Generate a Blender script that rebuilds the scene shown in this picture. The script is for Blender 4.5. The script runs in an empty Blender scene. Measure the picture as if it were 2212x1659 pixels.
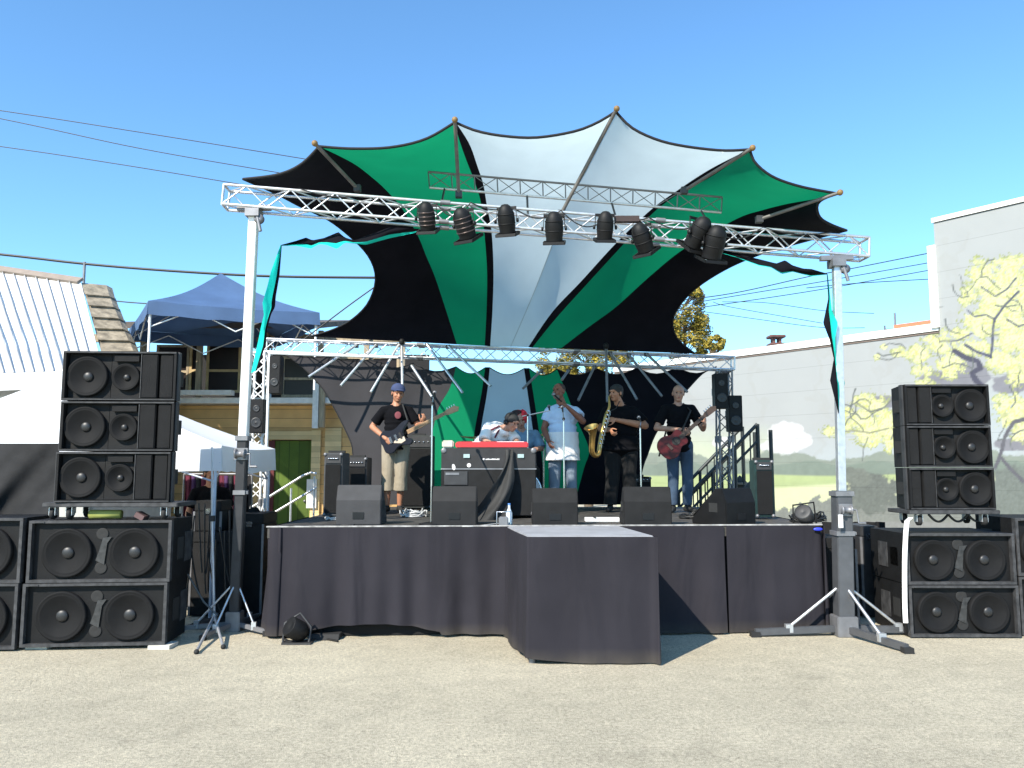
import bpy, bmesh, math, random
import numpy as np
from mathutils import Vector, Matrix, Quaternion
random.seed(7)
R = math.radians
V = Vector
sc = bpy.context.scene
C = sc.collection

# ---------------- camera, world, sun, exposure ----------------
F, CX, CY, HZ, H = 1721.0, 1106.0, 829.5, 1007.0, 1.70
PITCH = math.atan((HZ - CY) / F)
cam_d = bpy.data.cameras.new('camera'); cam = bpy.data.objects.new('camera', cam_d); C.objects.link(cam)
cam.location = (0, 0, H); cam.rotation_euler = (R(90) + PITCH, 0, 0)
cam_d.sensor_width = 36; cam_d.lens = 36 * F / 2212; cam_d.clip_end = 2000; cam_d.clip_start = 0.05
sc.camera = cam

SUN_EL, SUN_AZ = R(39), math.atan2(-0.78, -1.1)     # direction towards the sun (x, y) = (sin, cos)
to_sun = V((math.sin(SUN_AZ) * math.cos(SUN_EL), math.cos(SUN_AZ) * math.cos(SUN_EL), math.sin(SUN_EL)))
w = bpy.data.worlds.new('World'); sc.world = w; w.use_nodes = True
nt = w.node_tree; bg = nt.nodes['Background']
sky = nt.nodes.new('ShaderNodeTexSky'); sky.sky_type = 'NISHITA'; sky.sun_disc = False
sky.sun_elevation = SUN_EL; sky.sun_rotation = SUN_AZ; sky.ozone_density = 3.2; sky.air_density = 1.0; sky.dust_density = 0.25
tint = nt.nodes.new('ShaderNodeVectorMath'); tint.operation = 'MULTIPLY'; tint.inputs[1].default_value = (0.74, 1.04, 1.16)
nt.links.new(sky.outputs[0], tint.inputs[0]); nt.links.new(tint.outputs[0], bg.inputs[0]); bg.inputs[1].default_value = 0.145
sd = bpy.data.lights.new('sun', 'SUN'); so = bpy.data.objects.new('sun', sd); C.objects.link(so)
sd.energy = 5.0; sd.angle = R(0.53); sd.color = (1, 0.93, 0.81)
so.rotation_euler = to_sun.to_track_quat('Z', 'Y').to_euler(); so.location = (-6, -8, 12)
sc.view_settings.view_transform = 'Standard'; sc.view_settings.look = 'None'
sc.view_settings.exposure = 0.80; sc.view_settings.gamma = 1
sc.render.engine = 'CYCLES'
sc.cycles.transparent_max_bounces = 8

# ---------------- projection helpers: a pixel of the photo and a depth give a place ----------------
cA, sA = math.cos(PITCH), math.sin(PITCH)
def ray(px, py):
    x = (px - CX) / F; y = -(py - CY) / F
    return V((x, cA - y * sA, sA + y * cA))
def P(px, py, Y):
    d = ray(px, py); return V((d.x * Y / d.y, Y, H + d.z * Y / d.y))
def G(px, py, z=0.0):
    d = ray(px, py); t = (z - H) / d.z; return V((d.x * t, d.y * t, z))

# ---------------- materials ----------------
MATS = {}
def mat(name, col, rough=0.7, metal=0.0, var=0.12, scale=8.0, bump=0.0, bscale=40.0, trans=0.0, spec=None, coat=0.0, stretch=None):
    if name in MATS: return MATS[name]
    m = bpy.data.materials.new(name); m.use_nodes = True; t = m.node_tree; b = t.nodes['Principled BSDF']
    b.inputs['Roughness'].default_value = rough; b.inputs['Metallic'].default_value = metal
    if spec is not None: b.inputs['Specular IOR Level'].default_value = spec
    b.inputs['Coat Weight'].default_value = coat
    tc = t.nodes.new('ShaderNodeTexCoord'); mp = t.nodes.new('ShaderNodeMapping')
    t.links.new(tc.outputs['Object'], mp.inputs[0])
    if stretch: mp.inputs['Scale'].default_value = stretch
    n = t.nodes.new('ShaderNodeTexNoise'); n.inputs['Scale'].default_value = scale; n.inputs['Detail'].default_value = 6
    t.links.new(mp.outputs[0], n.inputs['Vector'])
    cr = t.nodes.new('ShaderNodeValToRGB')
    c = V(col[:3])
    cr.color_ramp.elements[0].position = 0.3; cr.color_ramp.elements[1].position = 0.7
    lo = c * (1 - var); hi = c * (1 + var)
    cr.color_ramp.elements[0].color = (*lo, 1); cr.color_ramp.elements[1].color = (min(hi[0], 1), min(hi[1], 1), min(hi[2], 1), 1)
    t.links.new(n.outputs['Fac'], cr.inputs[0]); t.links.new(cr.outputs[0], b.inputs['Base Color'])
    if bump:
        n2 = t.nodes.new('ShaderNodeTexNoise'); n2.inputs['Scale'].default_value = bscale; n2.inputs['Detail'].default_value = 5
        t.links.new(mp.outputs[0], n2.inputs['Vector'])
        bp = t.nodes.new('ShaderNodeBump'); bp.inputs['Strength'].default_value = bump; bp.inputs['Distance'].default_value = 0.02
        t.links.new(n2.outputs['Fac'], bp.inputs['Height']); t.links.new(bp.outputs[0], b.inputs['Normal'])
    if trans:
        tr = t.nodes.new('ShaderNodeBsdfTranslucent'); mx = t.nodes.new('ShaderNodeMixShader'); mx.inputs[0].default_value = trans
        t.links.new(cr.outputs[0], tr.inputs[0]); out = t.nodes['Material Output']
        t.links.new(b.outputs[0], mx.inputs[1]); t.links.new(tr.outputs[0], mx.inputs[2]); t.links.new(mx.outputs[0], out.inputs[0])
    MATS[name] = m; return m
def planks(name, col, width=0.15, axis='Z', rough=0.8, gap=0.25, var=0.12):
    """boards: dark grooves every `width` metres along an axis"""
    m = mat(name, col, rough, var=var, scale=3, bump=0.2)
    t = m.node_tree; b = t.nodes['Principled BSDF']
    tc = t.nodes.new('ShaderNodeTexCoord'); sp = t.nodes.new('ShaderNodeSeparateXYZ'); t.links.new(tc.outputs['Object'], sp.inputs[0])
    mm = t.nodes.new('ShaderNodeMath'); mm.operation = 'DIVIDE'; mm.inputs[1].default_value = width; t.links.new(sp.outputs[axis], mm.inputs[0])
    fr = t.nodes.new('ShaderNodeMath'); fr.operation = 'FRACT'; t.links.new(mm.outputs[0], fr.inputs[0])
    gt = t.nodes.new('ShaderNodeMath'); gt.operation = 'LESS_THAN'; gt.inputs[1].default_value = 0.07; t.links.new(fr.outputs[0], gt.inputs[0])
    fl = t.nodes.new('ShaderNodeMath'); fl.operation = 'FLOOR'; t.links.new(mm.outputs[0], fl.inputs[0])
    wn = t.nodes.new('ShaderNodeTexWhiteNoise'); wn.noise_dimensions = '1D'; t.links.new(fl.outputs[0], wn.inputs['W'])
    mr = t.nodes.new('ShaderNodeMapRange'); mr.inputs['To Min'].default_value = 0.82; mr.inputs['To Max'].default_value = 1.12; t.links.new(wn.outputs[0], mr.inputs[0])
    src = b.inputs['Base Color'].links[0].from_socket
    v = t.nodes.new('ShaderNodeVectorMath'); v.operation = 'SCALE'; t.links.new(src, v.inputs[0]); t.links.new(mr.outputs[0], v.inputs['Scale'])
    mx = t.nodes.new('ShaderNodeMix'); mx.data_type = 'RGBA'; mx.inputs[7].default_value = (col[0]*gap, col[1]*gap, col[2]*gap, 1)
    t.links.new(gt.outputs[0], mx.inputs[0]); t.links.new(v.outputs[0], mx.inputs[6]); t.links.new(mx.outputs[2], b.inputs['Base Color'])
    return m

# ---------------- mesh builder ----------------
def frame(z, hint=V((0, 0, 1))):
    z = z.normalized()
    if abs(z.dot(hint)) > 0.98: hint = V((0, 1, 0))
    x = hint.cross(z).normalized(); y = z.cross(x)
    return x, y, z
class MB:
    def __init__(s): s.v = []; s.f = []; s.sm = []
    def add(s, vs, fs, smooth=False):
        o = len(s.v); s.v += [V(p) for p in vs]
        s.f += [tuple(i + o for i in f) for f in fs]; s.sm += [smooth] * len(fs); return s
    def boxm(s, M):
        vs = [M @ V((x, y, z)) for z in (-.5, .5) for y in (-.5, .5) for x in (-.5, .5)]
        return s.add(vs, [(0, 2, 3, 1), (4, 5, 7, 6), (0, 1, 5, 4), (2, 6, 7, 3), (0, 4, 6, 2), (1, 3, 7, 5)])
    def box(s, x0, x1, y0, y1, z0, z1):
        return s.boxm(Matrix.Translation(((x0+x1)/2, (y0+y1)/2, (z0+z1)/2)) @ Matrix.Diagonal((x1-x0, y1-y0, z1-z0, 1)))
    def cbox(s, c, size, rot=None):
        M = Matrix.Translation(c) @ (rot.to_matrix().to_4x4() if rot else Matrix.Identity(4)) @ Matrix.Diagonal((*size, 1)); return s.boxm(M)
    def bar(s, a, b, wd, ht, hint=V((0, 0, 1))):
        a = V(a); b = V(b); x, y, z = frame(b - a, hint); vs = []
        for p in (a, b):
            for i, j in ((-1, -1), (1, -1), (1, 1), (-1, 1)): vs.append(p + x * wd/2 * i + y * ht/2 * j)
        return s.add(vs, [(3, 2, 1, 0), (4, 5, 6, 7), (0, 1, 5, 4), (1, 2, 6, 5), (2, 3, 7, 6), (3, 0, 4, 7)])
    def tube(s, a, b, r, r2=None, n=8, caps=True):
        return s.path([a, b], [r, r if r2 is None else r2], n, caps)
    def path(s, pts, r, n=8, caps=True, closed=False):
        pts = [V(p) for p in pts]; k = len(pts)
        if not hasattr(r, '__len__'): r = [r] * k
        vs = []; fs = []; X = None
        for i, p in enumerate(pts):
            d = (pts[min(i+1, k-1)] - pts[max(i-1, 0)])
            if d.length < 1e-9: d = V((0, 0, 1))
            d.normalize()
            if X is None: X = frame(d)[0]
            X = (X - d * X.dot(d)); X = X.normalized() if X.length > 1e-6 else frame(d)[0]
            Yv = d.cross(X)
            for j in range(n):
                a = 2 * math.pi * j / n; vs.append(p + (X * math.cos(a) + Yv * math.sin(a)) * r[i])
        for i in range(k - 1):
            for j in range(n): fs.append((i*n+j, i*n+(j+1) % n, (i+1)*n+(j+1) % n, (i+1)*n+j))
        if closed:
            for j in range(n): fs.append(((k-1)*n+j, (k-1)*n+(j+1) % n, (j+1) % n, j))
        s.add(vs, fs, True)
        if caps and not closed: s.add([v.copy() for v in vs[:n]], [tuple(reversed(range(n)))]); s.add([v.copy() for v in vs[-n:]], [tuple(range(n))])
        return s
    def ell(s, c, r, rot=None, nu=12, nv=8):
        M = Matrix.Translation(c) @ (rot.to_matrix().to_4x4() if rot else Matrix.Identity(4)) @ Matrix.Diagonal((*(r if hasattr(r, '__len__') else (r, r, r)), 1))
        vs = [M @ V((0, 0, -1))]; fs = []
        for i in range(1, nv):
            t = math.pi * i / nv - math.pi / 2
            for j in range(nu):
                a = 2 * math.pi * j / nu; vs.append(M @ V((math.cos(t)*math.cos(a), math.cos(t)*math.sin(a), math.sin(t))))
        vs.append(M @ V((0, 0, 1))); top = len(vs) - 1
        for j in range(nu):
            fs.append((0, 1+(j+1) % nu, 1+j)); b0 = 1 + (nv-2)*nu; fs.append((b0+j, b0+(j+1) % nu, top))
        for i in range(nv - 2):
            for j in range(nu): a0 = 1+i*nu; fs.append((a0+j, a0+(j+1) % nu, a0+nu+(j+1) % nu, a0+nu+j))
        return s.add(vs, fs, True)
    def cap(s, a, b, ra, rb=None, n=12):
        rb = ra if rb is None else rb
        s.ell(a, ra, nu=n); s.ell(b, rb, nu=n); return s.tube(a, b, ra, rb, n)
    def lathe(s, o, axis, prof, n=24, hint=V((0, 0, 1)), closed=False):
        """prof = [(radius, distance along axis)]"""
        x, y, z = frame(V(axis), hint); vs = []; fs = []
        for r, h in prof:
            for j in range(n):
                a = 2*math.pi*j/n; vs.append(V(o) + x*math.cos(a)*r + y*math.sin(a)*r + z*h)
        for i in range(len(prof)-1):
            for j in range(n): fs.append((i*n+j, i*n+(j+1) % n, (i+1)*n+(j+1) % n, (i+1)*n+j))
        return s.add(vs, fs, True)
    def prism(s, pts, M, th):
        """2D outline (ccw) in the xy plane of M, extruded along its z by th"""
        n = len(pts); vs = [M @ V((p[0], p[1], 0)) for p in pts] + [M @ V((p[0], p[1], th)) for p in pts]
        fs = [tuple(reversed(range(n))), tuple(range(n, 2*n))] + [(i, (i+1) % n, n+(i+1) % n, n+i) for i in range(n)]
        return s.add(vs, fs)
    def grid(s, rows, smooth=True):
        n = len(rows[0]); vs = [p for r in rows for p in r]
        return s.add(vs, [(i*n+j, i*n+j+1, (i+1)*n+j+1, (i+1)*n+j) for i in range(len(rows)-1) for j in range(n-1)], smooth)
    def mesh(s, name, m, M=None):
        me = bpy.data.meshes.new(name)
        vs = s.v if M is None else [M @ p for p in s.v]
        me.from_pydata([tuple(p) for p in vs], [], s.f); me.polygons.foreach_set('use_smooth', s.sm)
        if m: me.materials.append(m)
        me.update(); return me
    def build(s, name, m, parent=None, world=True, bevel=0.0):
        if parent is None:
            lo = V((min(p.x for p in s.v), min(p.y for p in s.v), min(p.z for p in s.v))); hi = V((max(p.x for p in s.v), max(p.y for p in s.v), max(p.z for p in s.v)))
            c = V(((lo.x+hi.x)/2, (lo.y+hi.y)/2, lo.z)); me = s.mesh(name, m, Matrix.Translation(-c)); o = bpy.data.objects.new(name, me); o.location = c
        else:
            M = wm(parent).inverted() if world else None
            me = s.mesh(name, m, M); o = bpy.data.objects.new(name, me); o.parent = parent
        C.objects.link(o)
        if bevel:
            bm = bmesh.new(); bm.from_mesh(me); bmesh.ops.remove_doubles(bm, verts=bm.verts, dist=1e-5)
            es = [e for e in bm.edges if len(e.link_faces) == 2 and e.calc_face_angle(0) > 0.6]
            bmesh.ops.bevel(bm, geom=es, offset=bevel, segments=2, affect='EDGES', clamp_overlap=True); bm.to_mesh(me); bm.free()
        return o
def wm(o):
    M = Matrix.LocRotScale(o.location, o.rotation_euler.to_quaternion(), o.scale)
    return (wm(o.parent) @ M) if o.parent else M
def tag(o, label=None, cat=None, group=None, kind=None):
    if label: o['label'] = label
    if cat: o['category'] = cat
    if group: o['group'] = group
    if kind: o['kind'] = kind
    return o
def thing(name, label, cat, loc=(0, 0, 0), rz=0, group=None):
    o = bpy.data.objects.new(name, None); C.objects.link(o); o.location = loc; o.rotation_euler = (0, 0, rz); o.empty_display_size = 0.1
    return tag(o, label, cat, group)
def kids(o): return [c for c in C.objects if c.parent == o]
def dup(o, loc=None, rz=None, label=None, group=None, parent=None):
    c = o.copy(); C.objects.link(c); c.parent = parent
    if loc is not None: c.location = loc
    if rz is not None: c.rotation_euler = (0, 0, rz)
    if label: c['label'] = label
    if group: c['group'] = group
    for ch in kids(o): dup(ch, parent=c)
    return c
def lerp(a, b, t): return a + (b - a) * t
def resample(pts, n):
    """n points along a polyline, evenly by length, smoothed (Catmull-Rom)"""
    pts = [V((p[0], p[1], 0)) if len(p) == 2 else V(p) for p in pts]; out = []
    dense = []
    for i in range(len(pts) - 1):
        p0 = pts[max(i-1, 0)]; p1 = pts[i]; p2 = pts[i+1]; p3 = pts[min(i+2, len(pts)-1)]
        for k in range(12):
            t = k / 12; dense.append(0.5*((2*p1)+(p2-p0)*t+(2*p0-5*p1+4*p2-p3)*t*t+(3*p1-p0-3*p2+p3)*t**3))
    dense.append(pts[-1]); L = [0]
    for i in range(1, len(dense)): L.append(L[-1] + (dense[i]-dense[i-1]).length)
    j = 0
    for k in range(n):
        s = L[-1] * k / (n - 1)
        while j < len(L) - 2 and L[j+1] < s: j += 1
        d = L[j+1] - L[j]; out.append(dense[j].lerp(dense[j+1], (s - L[j]) / d if d > 0 else 0))
    return out

# ---------------- palette ----------------
alu = mat('aluminium', (0.62, 0.63, 0.65), 0.38, 0.75, var=0.12, scale=20)
steel = mat('painted_steel', (0.20, 0.20, 0.21), 0.45, 0.4, var=0.2)
whitepaint = mat('white_paint', (0.78, 0.78, 0.77), 0.45, var=0.06)
black = mat('black_paint', (0.006, 0.006, 0.0065), 0.6, var=0.3, spec=.25, bump=0.15, bscale=120)
blackplastic = mat('black_plastic', (0.008, 0.008, 0.009), 0.4, var=0.3, spec=.35)
darkgrey = mat('dark_grey_paint', (0.03, 0.03, 0.032), 0.55, var=0.25)
tolex = mat('tolex', (0.009, 0.009, 0.0095), 0.75, var=0.3, spec=0.3, bump=0.3, bscale=150)
rubber = mat('rubber', (0.015, 0.015, 0.015), 0.8)
cable_m = mat('cable', (0.012, 0.012, 0.012), 0.5)
fab_black = mat('black_fabric', (0.006, 0.006, 0.009), 0.95, var=0.2, scale=3, trans=0.12, spec=0.1)
fab_green = mat('green_fabric', (0.004, 0.24, 0.105), 0.85, var=0.06, scale=2, trans=0.45, spec=0.15)
fab_white = mat('white_fabric', (0.52, 0.62, 0.63), 0.85, var=0.04, scale=2, trans=0.5, spec=0.15, bump=0.25, bscale=3.5, stretch=(1.6, 1, .5))
fab_teal = mat('teal_fabric', (0.02, 0.74, 0.60), 0.8, var=0.08, scale=2, trans=0.5, spec=0.15)
# ================= the setting =================
def ground():
    g = MB().add([(-400, -60, 0), (400, -60, 0), (400, 900, 0), (-400, 900, 0)], [(0, 1, 2, 3)])
    m = mat('sandy_pavement', (0.64, 0.57, 0.425), 0.95, var=0.10, scale=0.8, spec=0.1)
    t = m.node_tree; b = t.nodes['Principled BSDF']; tc = t.nodes.new('ShaderNodeTexCoord')
    src = b.inputs['Base Color'].links[0].from_socket
    def noise(s, d=5, r=0.6):
        n = t.nodes.new('ShaderNodeTexNoise'); n.inputs['Scale'].default_value = s; n.inputs['Detail'].default_value = d; n.inputs['Roughness'].default_value = r
        t.links.new(tc.outputs['Object'], n.inputs['Vector']); return n
    def rng(sock, a, c, d, e):
        r = t.nodes.new('ShaderNodeMapRange'); r.inputs[1].default_value = a; r.inputs[2].default_value = c; r.inputs[3].default_value = d; r.inputs[4].default_value = e
        t.links.new(sock, r.inputs[0]); return r.outputs[0]
    def mul(a, c):
        k = t.nodes.new('ShaderNodeMath'); k.operation = 'MULTIPLY'; t.links.new(a, k.inputs[0]); t.links.new(c, k.inputs[1]); return k.outputs[0]
    fine = noise(34, 9, 0.8); grit = noise(160, 3, 0.6); mid = noise(5, 6, 0.65)
    n4 = noise(1.6, 4); wv = t.nodes.new('ShaderNodeVectorMath'); wv.operation = 'MULTIPLY_ADD'
    wv.inputs[1].default_value = (0.7, 0.7, 0.7); t.links.new(n4.outputs['Color'], wv.inputs[0]); t.links.new(tc.outputs['Object'], wv.inputs[2])
    vor = t.nodes.new('ShaderNodeTexVoronoi'); vor.feature = 'DISTANCE_TO_EDGE'; vor.inputs['Scale'].default_value = 2.3; t.links.new(wv.outputs[0], vor.inputs['Vector'])
    crack = rng(vor.outputs['Distance'], 0.0, 0.013, 0.0, 1.0)
    gate = rng(noise(0.55, 3).outputs['Fac'], 0.46, 0.56, 0.0, 1.0)      # cracks only in places
    inv = t.nodes.new('ShaderNodeMath'); inv.operation = 'MAXIMUM'; t.links.new(crack, inv.inputs[0]); t.links.new(gate, inv.inputs[1])
    ck = rng(inv.outputs[0], 0, 1, 0.80, 1.0)
    f = mul(mul(rng(fine.outputs['Fac'], 0.34, 0.60, 0.55, 1.16), rng(mid.outputs['Fac'], 0.3, 0.7, 0.88, 1.1)), mul(ck, rng(grit.outputs['Fac'], 0.36, 0.6, 0.55, 1.10)))
    s = t.nodes.new('ShaderNodeVectorMath'); s.operation = 'SCALE'; t.links.new(src, s.inputs[0]); t.links.new(f, s.inputs['Scale']); t.links.new(s.outputs[0], b.inputs['Base Color'])
    f = mul(f, rng(noise(0.22, 3, 0.5).outputs['Fac'], 0.35, 0.65, 0.90, 1.08)); f = mul(f, rng(noise(1.1, 5, 0.7).outputs['Fac'], 0.56, 0.70, 1.0, 0.80))
    t.links.new(f, s.inputs['Scale'])
    bp = t.nodes.new('ShaderNodeBump'); bp.inputs['Strength'].default_value = 0.7; bp.inputs['Distance'].default_value = 0.012
    h = mul(f, rng(crack, 0, 1, 0.75, 1.0)); t.links.new(h, bp.inputs['Height']); t.links.new(bp.outputs[0], b.inputs['Normal'])
    tag(g.build('ground', m), kind='structure')
ground()

# ---- value noise for the mural ----
rs = np.random.RandomState(3); NT = rs.rand(256, 256)
def vnoise(x, y):
    xi = np.floor(x).astype(int); yi = np.floor(y).astype(int); fx = x - xi; fy = y - yi
    fx = fx*fx*(3-2*fx); fy = fy*fy*(3-2*fy)
    g = lambda a, b: NT[a % 256, b % 256]
    return (g(xi, yi)*(1-fx)+g(xi+1, yi)*fx)*(1-fy)+(g(xi, yi+1)*(1-fx)+g(xi+1, yi+1)*fx)*fy
def fbm(x, y, o=4):
    s = 0; a = 0.5
    for k in range(o): s = s + a*vnoise(x*2**k + 17*k, y*2**k + 5*k); a *= 0.5
    return s
def s2l(c):
    return tuple(((v/255+0.055)/1.055)**2.4 if v > 10 else v/255/12.92 for v in c)
def mural(x, y):
    """x, y: numpy arrays, painting coordinates. Returns linear colours (painted artwork on the wall)."""
    # albedo is the photo colour with the light taken off
    k = 0.50
    def col(c): return np.array(s2l(c)) * k
    n1 = fbm(x/40, y/40); n2 = fbm(x/12+50, y/12); n3 = fbm(x/4.2, y/4.2+30, 4)
    out = np.ones(x.shape+(3,)) * col((196, 199, 198)) * (0.96 + 0.08*n1)[..., None]
    def put(mask, c, v=0.15, n=n2):
        nonlocal out
        a = np.clip(mask, 0, 1)[..., None]; cc = col(c) * (1 - v + 2*v*n)[..., None]
        out = out*(1-a) + cc*a
    def st(v, wd=3): return np.clip(v/wd + 0.5, 0, 1)
    # pale sky glow
    put(st(y - (985 - (x-1700)*0.32) + 30*(n1-.5), 90)*0.5, (200, 214, 220), 0.05)
    # pale lower haze
    put(st(y - 940 + 20*(n1-.5), 60)*st(1680 - x, 60), (214, 222, 196), 0.05)
    # white rock / clouds near the staircase
    for cx, cy, rx, ry in ((1700, 935, 42, 26), (1690, 965, 50, 16), (1728, 950, 26, 20), (1560, 955, 24, 12)):
        put(st((1 - ((x-cx)/rx)**2 - ((y-cy)/ry)**2 + 1.0*(n2-.5))*14), (232, 232, 232), 0.12, n3)
    # hills
    put(st(np.abs(np.sin(x/47.0+3*n1)) - 0.985, 0.02)*np.clip(n2, 0, 1)*0.5*(y > 500), (186, 186, 180), 0.1)
    put(st(y - (984 - 7*np.sin(x/37.0) - 4*np.sin(x/13.0) - 14*(n2-.5))), (156, 166, 154), 0.12)
    put(st(y - (1000 - 5*np.sin(x/23.0+1) - 10*(n2-.5))), (140, 154, 142), 0.12)
    # fields
    put(st(y - (1026 - 2*np.sin(x/60.0))), (192, 208, 150), 0.08)
    put(st(y - 1040 + (x-1750)*0.05), (190, 206, 150), 0.10)
    put(st(y - (1052 - (x-1700)*0.06), 6), (228, 232, 190), 0.06)
    # bushes
    put(st(y - (1096 - 22*np.clip((x-1700)/90, -1, 1) - 40*(n2-.5) - 20*(n1-.5)), 3), (142, 146, 140), 0.18, n3)
    put(st((1 - ((x-1880)/62)**2 - ((y-1062)/46)**2 + 1.4*(n2-.5))*12), (118, 124, 118), 0.25, n3)
    put(st((1 - ((x-1850)/34)**2 - ((y-1030)/22)**2 + 1.4*(n2-.5))*12), (128, 134, 126), 0.25, n3)
    put(st((1 - ((x-2190)/60)**2 - ((y-1070)/66)**2 + 1.2*(n2-.5))*12), (128, 136, 130), 0.25, n3)
    put(st(y - 1128 - 8*(n1-.5)), (150, 152, 150), 0.15, n3)
    # violet-grey shade masses in the painted tree
    for cx, cy, rx, ry in ((2085, 815, 56, 34), (2030, 818, 44, 18), (2185, 830, 42, 22), (1905, 868, 44, 14), (2190, 960, 44, 14)):
        put(st((1 - ((x-cx)/rx)**2 - ((y-cy)/ry)**2 + 0.9*(n2-.5))*14), (150, 150, 158), 0.10)
    # blossom masses
    bl = [(2120, 598, 34, 40), (2175, 640, 56, 60), (2185, 585, 40, 34), (2092, 640, 20, 22), (2120, 700, 50, 30), (2190, 720, 46, 46), (2075, 720, 26, 14),
          (1985, 765, 34, 20), (2035, 745, 42, 28), (2050, 790, 34, 26), (1990, 800, 24, 14), (1945, 760, 22, 12), (2165, 780, 36, 26), (2205, 800, 30, 40), (2100, 752, 44, 18),
          (1880, 870, 38, 22), (1860, 905, 38, 24), (1875, 945, 30, 24), (1905, 915, 34, 34), (1835, 890, 22, 12), (1800, 930, 26, 14), (1825, 920, 20, 14), (1925, 950, 24, 26),
          (2185, 880, 40, 30), (2205, 930, 24, 26), (2175, 905, 26, 18), (1895, 772, 8, 8), (2150, 660, 40, 50), (2010, 720, 14, 10), (2000, 830, 22, 12), (1995, 690, 8, 5), (1910, 748, 12, 6)]
    bm = np.full(x.shape, -9.0)
    for cx, cy, rx, ry in bl: bm = np.maximum(bm, 1 - ((x-cx)/rx)**2 - ((y-cy)/ry)**2)
    edge = bm + 2.2*(n2-.5) + 2.4*(n3-.5)
    put(st(edge*6), (226, 228, 134), 0.14, n3)
    put(st((edge-0.28+1.5*(n3-.5))*8), (244, 244, 188), 0.06)
    put(st((0.20-np.abs(edge-0.05))*12)*st((n3-0.48)*20), (168, 178, 112), 0.2)
    put(st((n3-0.60)*30)*st((edge)*8)*0.6, (176, 182, 130), 0.2)
    # branches
    def line(pts, wd, c):
        d = np.full(x.shape, 1e9)
        for (ax, ay), (bx, by) in zip(pts[:-1], pts[1:]):
            vx, vy = bx-ax, by-ay; tt = np.clip(((x-ax)*vx+(y-ay)*vy)/(vx*vx+vy*vy), 0, 1)
            d = np.minimum(d, np.hypot(x-ax-tt*vx, y-ay-tt*vy))
        put(st(wd*(0.6+0.8*n2) - d, 2), c, 0.2, n3)
    dk = (90, 94, 118)
    line([(2062, 758), (2085, 772), (2112, 780), (2118, 795), (2100, 806), (2108, 822), (2128, 838)], 6, (86, 86, 104))
    line([(2085, 745), (2110, 760), (2140, 770)], 3.5, dk)
    line([(2140, 772), (2143, 750), (2146, 700), (2150, 688), (2170, 660), (2200, 630)], 2.6, dk)
    line([(2150, 690), (2130, 680), (2105, 684), (2090, 670)], 1.8, dk)
    line([(2175, 690), (2200, 705), (2216, 700)], 2, dk)
    line([(2120, 620), (2150, 640), (2175, 625), (2195, 600)], 1.8, dk)
    line([(2100, 720), (2070, 735), (2030, 738)], 1.6, dk)
    line([(1850, 870), (1880, 890), (1910, 880), (1930, 860)], 1.8, (128, 130, 124))
    line([(2216, 905), (2190, 912), (2172, 940), (2160, 985), (2150, 1010)], 4.5, (108, 108, 116))
    line([(2160, 985), (2180, 1010), (2210, 1040)], 4, (108, 108, 116))
    line([(1800, 935), (1840, 930), (1880, 935), (1920, 925)], 1.6, (150, 150, 128))
    for _ in range(46):
        a = rs.rand()*6.28; cx, cy = bl[rs.randint(len(bl))][:2]; pts = [(cx, cy)]
        for q in range(4): a += (rs.rand()-.5)*1.6; pts.append((pts[-1][0]+13*math.cos(a), pts[-1][1]+13*math.sin(a)))
        line(pts, 0.9 + 0.7*rs.rand(), (112, 118, 116))
    # thin siding joints in the wall surface
    return out

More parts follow.
